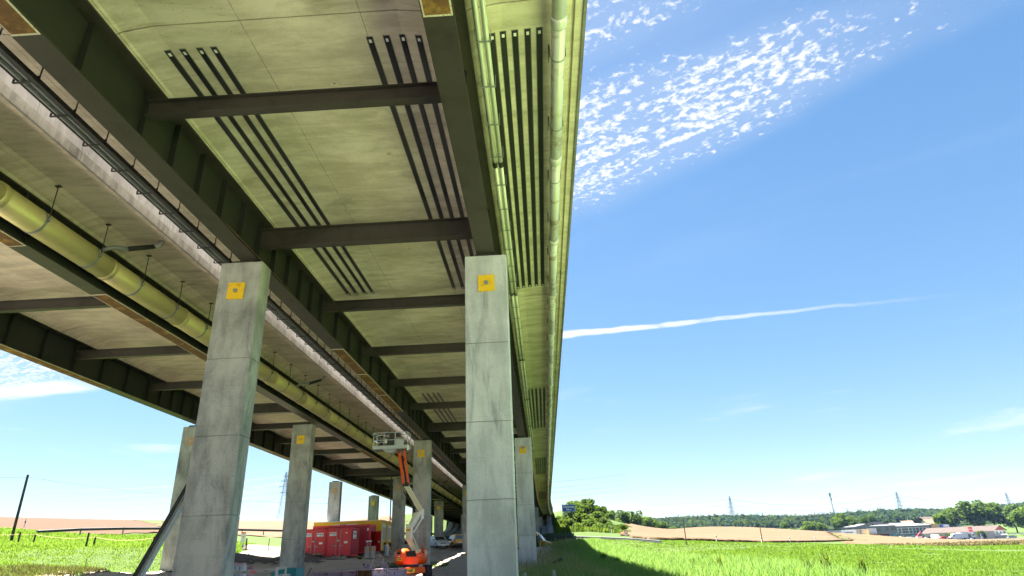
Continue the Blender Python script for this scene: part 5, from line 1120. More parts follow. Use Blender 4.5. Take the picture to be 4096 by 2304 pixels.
part('canopy_roof', MB().add([(176, 373.6, 3.3), (190, 371, 3.4), (191, 382, 3.4), (177, 384, 3.3), (176, 373.6, 3.6), (190, 371, 3.75), (191, 382, 3.75), (177, 384, 3.6)], [(3, 2, 1, 0), (4, 5, 6, 7), (0, 1, 5, 4), (1, 2, 6, 5), (2, 3, 7, 6), (3, 0, 4, 7)]), M_roofgrey, q2)
for x in (177, 181, 185, 189.5): part('column', MB().box(x, x+.25, 374.3, 374.55, -1, 3.32), M_galvdull, q2)
part('dark_back', MB().box(178, 190, 382, 382.3, -1, 3.29), M_postwood, q2)
D_, E__ = (175, 404), (202.4, 398)
q = thing('grey_hall', 'large grey industrial hall with ribbon windows above the white warehouse', 'building', (200, 410, -.6))
mb = MB(); wallpanel(mb, D_, E__, -1, 8.0); part('front_wall', mb, M_hallgrey, q)
for t0, t1, z0 in ((.02, .06, 5.6), (.09, .19, 5.5), (.23, .37, 5.4), (.42, .56, 5.3), (.60, .72, 5.2), (.81, .885, 5.2), (.925, .99, 5.3)): onwall(D_, E__, t0, t1, z0, z0+1.75, M_glass, 'window', q, .02)
F_ = (222, 397); mb = MB(); wallpanel(mb, (202.5, 398), F_, -1, 7.4); part('side_wall', mb, M_hallgrey, q)
for k in range(4):
    t0 = .05+k*.235
    for j in range(6):
        for r in range(2):
            w = onwall((202.5, 398), F_, t0+j*.034, t0+j*.034+.020, 3.4+r*1.45, 4.6+r*1.45, M_glass if (j+k) % 3 else M_carwhite, 'pane', q, .03)
    onwall((202.5, 398), F_, t0-.012, t0+.205, 3.15, 3.36, M_white, 'window_sill', q, .06); onwall((202.5, 398), F_, t0-.012, t0+.205, 4.66, 4.78, M_white, 'window_frame', q, .05); onwall((202.5, 398), F_, t0-.012, t0+.205, 6.1, 6.3, M_white, 'window_frame', q, .05)
for k in range(5): onwall((202.5, 398), F_, .06+k*.17, .18+k*.17, -.6, 2.2, M_galvdull if k % 2 else M_carwhite, 'gate', q, .04)
part('roof', MB().add([(203, 397.2, 7.4), (222.5, 396.2, 7.4), (240, 455, 10.2), (208, 452, 10.6), (186, 440, 8.05), (175, 404, 8.05), (202.4, 398, 8.05)], [(0, 1, 2, 3), (3, 4, 5, 6, 0)]), M_roofgrey, q)
part('roof_gable', MB().add([(189, 425, 8.0), (222, 425, 8.0), (205, 425.2, 11.0)], [(0, 1, 2)]).add([(189, 426, 8.0), (205, 426, 11.0), (222, 426, 8.0)], [(0, 1, 2)]), M_roofgrey, q)
for k in range(3): part('roof_vent', MB().box(199+k*3, 200+k*3, 424, 424.8, 8.2, 9.3+.3*k), M_dark, q)
q = thing('office_annex', 'beige office annex with a blue panel and balconies beside the grey hall', 'building', (226, 396, -.8))
mb = MB(); wallpanel(mb, (222.2, 396.5), (228.4, 395.8), -1, 7.3, 6); part('wall', mb, M_plaster, q); mb = MB(); wallpanel(mb, (228.5, 396.5), (233, 398), -1, 7.2, 6); part('wall', mb, M_hallwhite, q)
onwall((222.2, 396.5), (228.4, 395.8), .01, .99, 4.2, 7.25, M_woodlt, 'upper_cladding', q, .05); onwall((222.2, 396.5), (228.4, 395.8), .68, .98, 5.4, 7.1, M_sign, 'blue_panel', q, .12); onwall((222.2, 396.5), (228.4, 395.8), .25, .52, 2.2, 3.0, M_doorred, 'red_sign', q, .10)
for k in range(2):
    for j in range(2): onwall((222.2, 396.5), (228.4, 395.8), .60+j*.2, .72+j*.2, .8+k*1.6, 1.9+k*1.6, M_glass, 'window', q)
for k in range(2):
    onwall((228.5, 396.5), (233, 398), .08, .42, 1.4+k*2.9, 3.2+k*2.9, M_glass, 'window', q); onwall((228.5, 396.5), (233, 398), .55, .85, 1.4+k*2.9, 3.2+k*2.9, M_glass, 'window', q); onwall((228.5, 396.5), (233, 398), .05, 1.35-.25*k, .9+k*2.9, 1.25+k*2.9, M_galvdull, 'balcony', q, 1.6, .1)
q = thing('low_shed', 'low flat-roofed shed behind the parked white vans', 'building', (238, 394, -1)); part('wall', MB().box(231, 243, 390, 398, -1.5, 1.9), M_plaster, q); part('roof', MB().box(230.5, 243.5, 389.5, 398.5, 1.901, 2.3), M_hallwhite, q)
# house with the red gable
q = thing('gable_house', 'white building with a long brown roof and red timber gable', 'house', (246, 382, -1.2))
fa, fb = Vector((243.2, 377, 0)), Vector((252.4, 381, 0)); dn = Vector((-.93, .36, 0)); Lh_ = 34
def P3(p, z): return (p.x, p.y, z)
part('front_wall', MB().add([P3(fa, -1.6), P3(fb, -1.6), P3(fb, 3.0), P3(fa, 3.0), P3(fa+dn*.3, -1.6), P3(fb+dn*.3, -1.6), P3(fb+dn*.3, 3.0), P3(fa+dn*.3, 3.0)], [(0, 1, 2, 3), (7, 6, 5, 4), (0, 3, 7, 4), (1, 5, 6, 2), (3, 2, 6, 7)]), M_plaster, q)
part('long_wall', MB().add([P3(fa, -1.6), P3(fa, 3.0), P3(fa+dn*Lh_, 3.0), P3(fa+dn*Lh_, -1.6)], [(0, 1, 2, 3)]).add([P3(fb, -1.6), P3(fb, 3.0), P3(fb+dn*Lh_, 3.0), P3(fb+dn*Lh_, -1.6)], [(0, 3, 2, 1)]), M_plaster, q)
fm = (fa+fb)/2
part('gable', MB().add([P3(fa-dn*.06, 3.0), P3(fb-dn*.06, 3.0), P3(fm-dn*.06, 5.35)], [(0, 1, 2)]), M_gable, q)
ov = (fa-fb).normalized()*.6
part('roof', MB().add([P3(fa+ov-dn*.7, 2.65), P3(fm-dn*.7, 5.5), P3(fm+dn*Lh_, 5.5), P3(fa+ov+dn*Lh_, 2.65)], [(0, 1, 2, 3)]).add([P3(fb-ov-dn*.7, 2.65), P3(fm-dn*.7, 5.5), P3(fm+dn*Lh_, 5.5), P3(fb-ov+dn*Lh_, 2.65)], [(0, 3, 2, 1)]), M_roofbrown, q)
for k in range(6): onwall((fa.x, fa.y), (fb.x, fb.y), .06+k*.145, .06+k*.145+.115, 1.3, 2.3, M_glass if k % 2 else M_shutter, 'window', q)
onwall((fa.x, fa.y), (fb.x, fb.y), .02, .80, -.1, .9, M_hallwhite, 'front_panel', q, .06); onwall((fa.x, fa.y), (fb.x, fb.y), .02, .2, -1.5, -.15, M_glass, 'garage_opening', q, .05); onwall((fa.x, fa.y), (fb.x, fb.y), .52, .58, .45, 1.0, M_dark, 'lamp', q, .2)
q = thing('carport', 'white flat carport in front of the red-gabled building', 'carport', (252, 374, -1.5)); part('roof', MB().box(246, 260, 371, 376, .55, .85), M_white, q)
for x in (246.5, 250.5, 255, 259.5): part('post', MB().box(x, x+.15, 371.3, 371.45, -1.8, .549), M_galv, q)
def house(label, x, y, z, w, d, hw_, hr_, rz, wall, roof, nwin=4):
    q = thing('house', label, 'house', (0, 0, 0), 'village houses on the rise')
    part('wall', MB().box(-w/2, w/2, -d/2, d/2, -3, hw_), wall, q); part('gable_end', MB().prism([(-d/2, hw_), (d/2, hw_), (0, hr_)], -.1, .1, Matrix.Translation((-w/2+.1, 0, 0)) @ Matrix.Rotation(R(90), 4, 'Z')).prism([(-d/2, hw_), (d/2, hw_), (0, hr_)], -.1, .1, Matrix.Translation((w/2-.1, 0, 0)) @ Matrix.Rotation(R(90), 4, 'Z')), wall, q)
    o = .6; e = (hr_-hw_)/(d/2)*o
    part('roof', MB().add([(-w/2-o, -d/2-o, hw_-e+.1), (w/2+o, -d/2-o, hw_-e+.1), (w/2+o, 0, hr_+.15), (-w/2-o, 0, hr_+.15), (-w/2-o, d/2+o, hw_-e+.1), (w/2+o, d/2+o, hw_-e+.1)], [(0, 1, 2, 3), (3, 2, 5, 4)]), roof, q)
    part('chimney', MB().box(w*.2, w*.2+.8, .4, 1.2, hw_, hr_+1.0), wall, q)
    for k in range(nwin):
        xx = -w/2+w*(k+.5)/nwin; part('window', MB().box(xx-.6, xx+.6, -d/2-.06, -d/2+.05, hw_-1.9, hw_-.5), M_glass, q)
    settle(q, (x, y, z), rz)
house('large barn with a broad dark brown roof above the village', 320, 575, 9.5, 17, 14, 3.2, 7.4, R(25), M_postwood, M_roofbrown, 0)
house('long cream house with clay tiles in front of the dark barn', 314, 558, 8.0, 14, 9, 3.4, 6.4, R(8), M_plaster, M_tile, 6)
house('white gabled house with clay tiles right of the long cream house', 327, 556, 7.0, 9, 11, 4.6, 7.6, R(80), M_plaster, M_tile, 3)
house('small tiled house peeking out left of the village', 303, 575, 9.0, 8, 8, 3.0, 5.4, R(-10), M_plaster, M_tile, 2)
house('orange-tiled farmhouse behind the big garden trees', 345, 590, 11.0, 14, 10, 3.6, 7.0, R(20), M_plaster, M_tile, 3)
q = thing('lamp_mast', 'small lamp mast standing beside the brown barn roof', 'mast', (331, 575, 12)); part('mast_pole', MB().tube([(331, 575, 10), (331, 575, 19.5)], .12, 6), M_pylon, q); part('lamp_head', MB().box(330.2, 331.4, 574.6, 575.4, 19.4, 19.9), M_dark, q)
q = thing('pylon_sign', 'tall white totem sign with a red top by the bushes', 'sign', (228.2, 372, -1)); part('totem', MB().box(227.2, 229.2, 371.8, 372.2, -1.5, 2.6), M_white, q); part('red_top', MB().box(227.2, 229.2, 371.78, 372.22, 2.601, 5.0), M_red, q); part('white_band', MB().box(227.3, 229.1, 371.7, 371.779, 3.7, 4.0), M_white, q)
q = thing('info_box', 'small white lit box sign on the fence left of the totem', 'sign', (233, 371, -1)); part('box', MB().box(232.2, 233.2, 371, 371.3, -1.2, 1.5), M_galv, q); part('face', MB().box(232.3, 233.1, 370.95, 370.999, .2, 1.4), M_sign, q)
# vehicles and machines on the car park
def park(x, y=367): return (x, y, tz(x, y)+.12)
vehicle('van', 'white delivery van with purple stickers, leftmost of the white vans', 'van', park(185.8), R(172), M_carwhite, 2.0, 'cars parked before the halls', 'parked_van')
vehicle('van', 'white van with a ladder rack, second from the teal boom', 'van', park(192.3, 369), R(165), M_carwhite, 2.0, 'cars parked before the halls', 'parked_van', .85)
vehicle('estate', 'short white van parked left of the dark red machine', 'van', park(196.6), R(176), M_carwhite, 1.9, 'cars parked before the halls', 'parked_van', 1.1)
vehicle('car', 'low white car tucked right of the short white van', 'car', park(199.6, 365), R(170), M_carwhite, 1.75, 'cars parked before the halls')
vehicle('jeep', 'dark blue off-roader left of the red one', 'car', park(203.0, 370), R(185), M_cardark, 1.85, 'cars parked before the halls')
vehicle('jeep', 'bright red off-roader in front of the beige annex', 'car', park(207.6, 364), R(180), M_carred, 1.85, 'cars parked before the halls')
vehicle('car', 'dark car between the red off-roader and the long white van', 'car', park(211.6, 366), R(95), M_cardark, 1.8, 'cars parked before the halls')
vehicle('van', 'cream motorhome front seen end-on behind the dark car', 'van', park(210.4, 374), R(-92), M_hallwhite, 2.1, 'cars parked before the halls', 'parked_van', 1.1)
vehicle('van', 'long white panel van right of the dark car', 'van', park(216.4), R(176), M_carwhite, 2.1, 'cars parked before the halls', 'parked_van', 1.25)
vehicle('car', 'silver car under the white carport', 'car', park(248.5, 372), R(180), M_silver, 1.8, 'cars parked before the halls')
vehicle('estate', 'white people carrier at the right end of the carport', 'car', park(256.5, 369), R(-80), M_carwhite, 1.85, 'cars parked before the halls')
vehicle('car', 'pale car parked right of the carport', 'car', park(261.0, 370), R(180), M_silver, 1.8, 'cars parked before the halls')
q = thing('box_truck', 'white box truck beside the totem sign', 'truck', park(222.6, 369)); z0 = park(222.6, 369)[2]
part('box_body', MB().box(219.2, 225.6, 367.8, 370.2, z0+.85, z0+3.5), M_carwhite, q); part('cab', MB().prism([(225.62, z0+.6), (227.6, z0+.6), (227.5, z0+1.7), (227.0, z0+2.6), (225.62, z0+2.7)], 367.9, 370.1), M_carwhite, q); part('windscreen', MB().box(227.02, 227.45, 368.1, 369.9, z0+1.75, z0+2.5), M_glass, q); part('side_window', MB().box(225.9, 226.9, 367.85, 367.899, z0+1.7, z0+2.4), M_glass, q); part('rear_opening', MB().box(223.6, 225.2, 367.75, 367.799, z0+1.0, z0+2.6), M_glass, q)
for x in (220.4, 221.6, 226.6): part('wheel', MB().tube([(x, 367.75, z0+.45), (x, 368.2, z0+.45)], .45, 14), M_tyre, q)
part('chassis', MB().box(219.2, 227.5, 367.9, 370.1, z0+.45, z0+.849), M_dark, q)
def folded_lift(label, x, y, m, w=8, raised=False):
    q = thing('folded_lift', label, 'boom lift', (0, 0, 0)); part('chassis', MB().box(-w*.3, w*.3, -1, 1, .4, 1.0), M_dark, q)
    for xx in (-w*.22, w*.22):
        for yy in (-1.05, .7): part('wheel', MB().tube([(xx, yy, .5), (xx, yy+.35, .5)], .5, 12), M_tyre, q)
    part('counterweight', MB().box(w*.1, w*.36, -.9, .9, 1.01, 2.1), m, q)
    if raised: part('boom', MB().bar((w*.2, 0, 1.6), (-w*.45, 0, 1.7), .5).bar((-w*.45, -.5, 1.7), (w*.15, -.5, 4.2), .55), m, q); part('jib', MB().bar((w*.15, -.5, 4.2), (w*.42, -.5, 1.6), .3), M_dark, q)
    else: part('boom', MB().bar((w*.30, -.3, 2.2), (-w*.5, -.3, 1.5), .45).bar((w*.2, .3, 2.7), (-w*.45, .3, 2.3), .4), m, q); part('basket', MB().box(-w*.60, -w*.48, -.9, .9, .7, 1.8), m, q)
    settle(q, park(x, y), 0); return q
folded_lift('yellow folded boom lift parked before the white warehouse', 175, 366, M_yellow, 8)
folded_lift('red folded boom lift in the gap left of the white vans', 180.6, 369, M_carred, 6)
folded_lift('teal boom machine with its arm sloping up behind the white vans', 189, 373, M_teal, 9, True)
folded_lift('dark red lifting machine before the hall gate', 201.6, 373, M_darkred, 5, True)
q = thing('site_hut', 'cream site hut with a yellow frame behind the yellow lift', 'hut', (171, 372, -.5)); zq = park(171, 372)[2]
part('wall', MB().box(168.5, 178.5, 371, 373.5, zq, zq+2.6), M_hallwhite, q); part('frame', MB().box(168.4, 178.6, 370.9, 373.6, zq+2.601, zq+2.8).box(168.3, 168.49, 370.9, 371.1, zq, zq+2.6).box(178.51, 178.7, 370.9, 371.1, zq, zq+2.6), M_yellow, q)
for x in (169.3, 171): part('window', MB().box(x, x+1.1, 370.93, 370.999, zq+.9, zq+2.2), M_glass, q)

# ------------------------------------------------------------------ trees
def crown_mesh(name, m, lobes, n, size, seed, flat=.0):
    r = np.random.default_rng(seed); V = []; F = []
    lob = np.array(lobes, float); wts = (lob[:, 3]**2); wts /= wts.sum(); k = 0
    pick = r.choice(len(lob), n, p=wts)
    d = r.normal(size=(n, 3)); d /= np.linalg.norm(d, axis=1)[:, None]
    rad = r.uniform(.55, 1.03, n)**.6
    C = lob[pick, :3] + d*rad[:, None]*lob[pick, 3:4]*np.array([1, 1, lob[0, 4]])
    for i in range(n):
        a = r.normal(size=3)*.75 + d[i]*.9; a /= np.linalg.norm(a); b = np.cross(a, r.normal(size=3)); b /= np.linalg.norm(b); c = np.cross(a, b)
        s1, s2 = size*r.uniform(.55, 1.25, 2)
        q = [C[i]+b*s1, C[i]+c*s2*.8+a*size*.18, C[i]-b*s1*.9, C[i]-c*s2*.85+a*size*.1]
        V += q; F.append((k, k+1, k+2, k+3)); k += 4
    return rawmesh(name, np.array(V), np.array(F), m)
def limbs_mesh(name, h, r0, nb, seed, spread=.35):
    rr = random.Random(seed); mb = MB(); mb.tube([(0, 0, -.5), (.02*h, 0, h*.35), (-.01*h, .02*h, h*.75)], [r0, r0*.7, r0*.3], 8)
    for k in range(nb):
        z = h*rr.uniform(.28, .65); a = rr.uniform(0, 6.28); L = h*spread*rr.uniform(.6, 1.1); mb.tube([(0, 0, z), (L*.5*math.cos(a), L*.5*math.sin(a), z+L*.45), (L*math.cos(a), L*math.sin(a), z+L*.8)], [r0*.35, r0*.22, r0*.08], 6)
    return mb.mesh(name, M_bark)
def lobset(seed, n, R0, zc, rz, spread=.6):
    r = random.Random(seed); L = [(0, 0, zc, R0*.72, rz)]
    for k in range(n): a = k*2.399+r.random(); t_ = r.random(); L.append((R0*spread*math.cos(a)*(.4+.6*r.random()), R0*spread*math.sin(a)*(.4+.6*r.random()), zc+R0*rz*(t_*1.3-.6), R0*r.uniform(.32, .52), rz))
    return L
TV = []
for s_, (m, zc, rz, nl, n, sz) in enumerate(((L_dark, .60, 1.15, 9, 1500, .040), (L_mid, .57, 1.0, 10, 1500, .042), (L_lite, .60, 1.35, 8, 1400, .040), (L_mid, .56, 1.3, 11, 1600, .038))):
    TV.append((crown_mesh('crown', m, lobset(s_+3, nl, .34, zc, rz), n, sz, s_+20), limbs_mesh('trunk', 1.0, .026, 9, s_)))
BV = [(crown_mesh('foliage', m, lobset(s_+40, 8, .42, .42, .8, .75), 1200, .050, s_+60), limbs_mesh('stem', .8, .018, 8, s_+9, .5)) for s_, m in enumerate((L_mid, L_lite, L_dark))]
CR = crown_mesh('crown', L_conifer, [(0, 0, .12+.80*t_, .20*(1-t_)+.03, .5) for t_ in np.linspace(0, 1, 16)], 1500, .036, 90)
def tree(label, x, y, h, v, w=1.0, base=None, grp=None, nm='tree', cat='tree', var=None):
    z = tz(x, y) if base is None else base
    q = thing(nm, label, cat, (x, y, z), grp); c_, t_ = (var or TV)[v % len(var or TV)]; rz = (x*7.3+y*3.1) % 6.28
    for me, n_ in ((c_, 'crown' if var is None else 'foliage'), (t_, 'trunk' if var is None else 'stem')):
        o = inst(n_, me, q, (x, y, z), (0, 0, rz)); o.scale = (h*w, h*w, h)
    return q
for i, (x, y, h, v, w, lab) in enumerate(((21, 272, 7.5, 0, 1.0, 'leftmost dark tree of the row beyond the wheat'), (27, 282, 8.6, 1, 1.0, 'rounded tree second from the left in the row beyond the wheat'), (31, 278, 5.0, 2, 1.1, 'small pale tree in front of the row beyond the wheat'), (34, 288, 8.8, 3, 1.05, 'broad tree in the middle of the row beyond the wheat'), (40, 296, 8.6, 0, 1.1, 'dark full tree right of the middle in the wheat-edge row'), (46, 306, 7.6, 1, 1.1, 'mid green tree where the wheat-edge row starts to drop'), (52, 318, 6.8, 3, 1.15, 'third last tree of the row beyond the wheat'), (58, 330, 6.0, 0, 1.2, 'second last low tree of the row beyond the wheat'), (65, 346, 4.6, 1, 1.3, 'lowest tree ending the row on the right'))):
    tree(lab, x, y, h*1.36, v, w*.98, None, 'tree row beyond the wheat')
for x, y, h, v, w, lab in ((7.6, 168, 5.6, 1, 1.0, 'slim tree rising just behind the blue road sign'), (9.4, 172, 4.4, 2, 1.0, 'pale tree right behind the road sign post')): tree(lab, x, y, h, v, w)
BS = [(4.6, 170, 2.0, 1), (6.0, 164, 2.6, 0), (7.6, 158, 3.0, 0), (5.6, 152, 1.9, 1), (9.2, 150, 3.2, 2), (7.4, 144, 2.2, 1), (10.2, 141, 3.0, 0), (11.4, 133, 2.8, 2), (8.6, 136, 2.0, 1), (10.6, 126, 2.2, 0), (12.6, 124, 2.4, 2), (11.6, 118, 1.7, 2), (13.2, 117, 1.7, 0), (5.2, 140, 1.5, 1), (4.4, 158, 1.4, 1), (10.5, 176, 3.0, 2), (12.5, 186, 3.2, 0), (9.0, 186, 2.4, 1), (14.5, 197, 3.4, 2), (13.0, 168, 2.8, 0), (16.5, 210, 3.4, 2), (14.5, 158, 2.2, 2), (11.8, 205, 2.8, 0), (18.5, 224, 3.2, 2), (15.5, 180, 2.6, 0)]
WHR = ['at the top of the bank beside the abutment', 'on the upper bank left of the sign', 'behind the lower half of the sign board', 'small and pale on the sunny bank below the abutment', 'big and dark right of the sign post', 'pale and low left of the sign post', 'full and round just right of the sign post', 'dark on the lower bank right of the post', 'low and light at the foot of the bank', 'green above the guard rail bend', 'dark, closing the bush row on the right', 'small and dark right above the guard rail', 'rightmost at the guard rail bend', 'tiny at the shade line of the bank', 'tiny and bright near the abutment shade', 'dark green on the far shoulder of the bank', 'mid green high on the far shoulder of the bank', 'pale at the very top of the far shoulder', 'dark and tall before the tree row', 'green above the distant traffic sign', 'dark at the left end of the tree row', 'low by the distant traffic sign', 'green at the back of the bank top', 'last dark one before the tree row', 'small green one left of the wheat edge']
for (x, y, h, v), w_ in zip(BS, WHR): tree('bush '+w_, x, y, h*1.55, v, 1.15, None, 'bushes on the embankment', 'bush', 'bush', BV)
for x, y, h, v, w, lab in ((272, 470, 13, 1, 1.1, 'left tree of the big garden group behind the brown roof'), (283, 480, 16, 3, 1.1, 'tall light green tree left of centre in the garden group'), (293, 470, 18.5, 0, 1.0, 'tallest broadleaf tree behind the red-gabled building'), (302, 485, 18, 3, .95, 'pointed tree above the brown roof'), (312, 480, 19, 1, .8, 'airy tall tree standing apart in the garden group'), (322, 475, 12, 0, 1.2, 'low dark tree filling the gap in the garden group'), (304, 440, 14, 0, 1.2, 'big dark tree right of the gabled building'), (296, 425, 12, 1, 1.2, 'round tree close to the carport'), (316, 440, 15, 3, 1.2, 'wide tree near the right edge behind the carport'), (309, 415, 10, 0, 1.4, 'low dark tree at the right frame edge')): tree(lab, x, y, max(7, (h-tz(x, y))*1.22+1.5), v, w*1.3, None, 'garden trees on the right')
for x, y, h, lab in ((318, 432, 22, 'dark spruce at the right frame edge'), (244, 420, 9.5, 'small dark fir between the annex and the brown roof')):
    q = thing('spruce_tree', lab, 'tree', (x, y, -1.5), None); o = inst('crown', CR, q, (x, y, -1.5)); o.scale = (h, h, h); o = inst('trunk', TV[0][1], q, (x, y, -1.5)); o.scale = (h, h, h)
for x, y, h, v, lab in ((233, 384, 6.2, 0, 'round bush left of the totem sign by the brown roof'), (224, 384, 5.6, 1, 'green bush behind the long white van'), (236, 376, 6.0, 2, 'dark bush between the totem and the gabled house'), (218, 386, 5.0, 1, 'bush peeping over the long white van')): tree(lab, x, y, h, v, 1.0, -1.4, 'bushes by the car park', 'bush', 'bush', BV)
for x, y, h, v, w, lab in ((214, 500, 14, 1, 1.1, 'tree left of the small group behind the grey hall roof'), (226, 520, 16, 0, 1.0, 'dark tree behind the grey hall roof'), (238, 530, 14, 3, 1.0, 'green tree right behind the grey hall roof'), (252, 540, 13, 0, 1.0, 'tree between the hall roof and the village'), (268, 560, 14, 1, .9, 'slim tree left of the village roofs'), (183, 470, 12, 1, 1.2, 'light tree behind the left end of the grey hall'), (194, 480, 11, 3, 1.2, 'second light tree behind the grey hall'), (172, 455, 8, 2, 1.3, 'pale tree at the left end of the white warehouse'), (163, 450, 7, 0, 1.2, 'small dark tree left of the white warehouse'), (176, 500, 11, 0, 1.2, 'dark tree by the phone mast')): tree(lab, x, y, h, v, w, None, 'trees behind the halls')
for k, (x, y) in enumerate(((122, 420), (130, 425), (137, 428), (144, 432), (152, 430), (112, 415), (104, 412))):
    tree('hedge tree number %s from the left along the far wheat edge' % ('three', 'four', 'five', 'six', 'seven', 'two', 'one')[k], x, y, 5.5+1.5*math.sin(k*2.1), k, 1.3, None, 'hedge trees at the far wheat edge')

# far wood on the ridge: one mass of crowns
def forest(name, n, m, xr, yr, hr, seed, conifer=False, keep=None):
    r = np.random.default_rng(seed); X = r.uniform(*xr, n); Y = r.uniform(*yr, n)
    if keep is not None: k_ = keep(X, Y); X, Y = X[k_], Y[k_]
    n = len(X); Z = terr(X, Y); Hh = r.uniform(*hr, n); q = 26 if not conifer else 44
    d = r.normal(size=(n, q, 3)); d /= np.linalg.norm(d, axis=2)[:, :, None]; d[:, :, 2] = np.abs(d[:, :, 2])*1.0-.25
    if conifer:
        tt = r.uniform(0, 1, (n, q))**1.3; an = r.uniform(0, 6.28, (n, q)); rad = ((1-tt)*.20+.005)*r.uniform(.3, 1, (n, q))
        C = np.stack([np.cos(an)*rad, np.sin(an)*rad, .15+.85*tt], -1)*Hh[:, None, None]; sz = .085*Hh[:, None]*(1.12-tt)
    else:
        wv = r.uniform(.36, .50, (n, 1, 1)); C = d*np.array([1, 1, .85])*wv*Hh[:, None, None]*r.uniform(.8, 1.05, (n, q, 1)); C[:, :, 2] += .55*Hh[:, None]; sz = .15*Hh[:, None]*r.uniform(.7, 1.3, (n, q))
    C += np.stack([X, Y, Z], -1)[:, None, :]
    a = r.normal(size=(n, q, 3))*.8+d; a /= np.linalg.norm(a, axis=2)[:, :, None]; b = np.cross(a, r.normal(size=(n, q, 3))); b /= np.linalg.norm(b, axis=2)[:, :, None]; c = np.cross(a, b)
    s_ = sz[:, :, None]
    V = np.stack([C+b*s_, C+c*s_, C-b*s_, C-c*s_], 2).reshape(-1, 3); F = np.arange(len(V)).reshape(-1, 4)
    o = bpy.data.objects.new(name, rawmesh(name, V, F, m)); place(o, None); o['kind'] = 'stuff'; return o
forest('forest', 3000, L_forest, (60, 760), (830, 1120), (13, 19), 1)
forest('conifer_forest', 650, L_conifer, (200, 780), (1000, 1140), (13, 23), 2, True)
forest('poplar_belt', 260, L_forest, (130, 520), (800, 832), (13, 17), 3)
forest('hillside_wood', 900, L_forest, (760, 1500), (900, 1300), (14, 20), 4)

# ------------------------------------------------------------------ grass, weeds, stones
P_BOUNCEGRAV = [(-60,-60),(40,-60),(26,-12),(6,-9),(3,-4),(2,8),(-1.5,18),(-3.4,24),(-4.2,14),(-23.8,14),(-24,20),(-36,14)]
BAD = [P_BOUNCEGRAV, P_BOUNCEVERGE, P_YARD, P_PATH, P_WHEAT, P_STUB, P_PLOUGH, P_TAN]
def blades(name, m, X, Y, h, w, lean, seed, n_seg=2):
    r = np.random.default_rng(seed); n = len(X); Z = terr(X, Y)-.02
    a = r.uniform(0, 6.283, n); l = r.uniform(.2, 1, n)*lean*h; ang = r.uniform(0, 6.283, n)
    dx, dy = np.cos(a)*w/2, np.sin(a)*w/2; lx, ly = np.cos(ang)*l, np.sin(ang)*l
    P = np.stack([X, Y, Z], -1); S = np.stack([dx, dy, 0*dx], -1); Lv = np.stack([lx, ly, h*0], -1); U = np.stack([0*h, 0*h, h], -1)
    V = np.stack([P-S, P+S, P+S*.75+U*.55+Lv*.35, P-S*.75+U*.55+Lv*.35, P+U+Lv], 1).reshape(-1, 3)
    b = np.arange(n)[:, None]*5; T = np.concatenate([b+np.array([[0, 1, 2]]), b+np.array([[0, 2, 3]]), b+np.array([[3, 2, 4]])])
    o = bpy.data.objects.new(name, rawmesh(name, V, T, m)); place(o, None); o['kind'] = 'stuff'; return o
def scatter(poly, n, seed, bad=BAD, wob=1.0):
    r = np.random.default_rng(seed); P = np.array(poly, float); x = r.uniform(P[:, 0].min(), P[:, 0].max(), n); y = r.uniform(P[:, 1].min(), P[:, 1].max(), n)
    k = inpoly(x, y, P); xw = x+wob*.6*np.sin(y*2.1+x); yw = y+wob*.6*np.sin(x*1.7)
    for b in bad: k &= ~inpoly(xw, yw, b)
    return x[k], y[k]
# the shaded rough grass beside the piers and the bright meadow next to it
x, y = scatter([(-3, 22), (12, 22), (14, 40), (9, 62), (5, 96), (1, 97), (.5, 60), (-2, 40)], 110000, 5); r_s = np.random.default_rng(3)
blades('rough_grass', L_rough, x, y, r_s.uniform(.18, .62, len(x)), .016+.00045*y, .7, 6)
x, y = scatter([(2, 24), (26, 24), (36, 45), (24, 60), (5, 60)], 210000, 7); dist = np.hypot(x, y)
blades('meadow_grass', L_grass, x, y, rng.uniform(.05, .15, len(x))*(1+.4*np.sin(x*.9)*np.sin(y*.7)), .012+.0006*dist, .6, 8)
x, y = scatter([(3, 58), (26, 58), (42, 48), (60, 70), (66, 98), (40, 112), (22, 94), (3, 98)], 150000, 9); dist = np.hypot(x, y)
blades('meadow_grass', L_grass, x, y, rng.uniform(.05, .14, len(x)), .02+.0007*dist, .6, 10)
x, y = scatter([(-24, 26), (-24.5, 47), (-28, 62), (-33, 76), (-46, 80), (-60, 72), (-58, 55), (-45, 38), (-34, 26)], 190000, 11); dist = np.hypot(x, y)
blades('bank_grass', L_grass, x, y, rng.uniform(.05, .15, len(x))*(1+1.6*(y > 53+.15*(x+30))), .012+.0007*dist, .7, 12)
x, y = scatter([(-3, 28), (3, 28), (2.5, 62), (4, 95), (1, 96), (-2.5, 50)], 9000, 13, [])
blades('dry_grass', L_dry, x, y, rng.uniform(.35, .85, len(x)), .012+.0003*y, .45, 14)
x, y = scatter([(2, 105), (2.5, 176), (14, 150), (14.5, 112)], 26000, 15, [])
blades('bank_weeds', L_lite, x, y, rng.uniform(.4, 1.1, len(x)), .14, .6, 16)
x, y = scatter([(-13, 52), (-8, 54), (-8.5, 60), (-13.5, 61)], 6000, 17, [])
blades('grass_patch', L_mid, x, y, rng.uniform(.08, .25, len(x)), .035, .6, 18)
x, y = scatter([(44, 94), (68, 99), (140, 138), (150, 150), (90, 122), (50, 104)], 40000, 19, [])
blades('dry_verge_grass', L_verge, x, y, rng.uniform(.25, .55, len(x)), .13, .5, 20)
x, y = scatter([(-31, 24), (-24, 24), (-23.5, 36), (-26, 38)], 16000, 21, [])
blades('dry_meadow_edge', L_verge, x, y, rng.uniform(.1, .35, len(x)), .03, .8, 22)
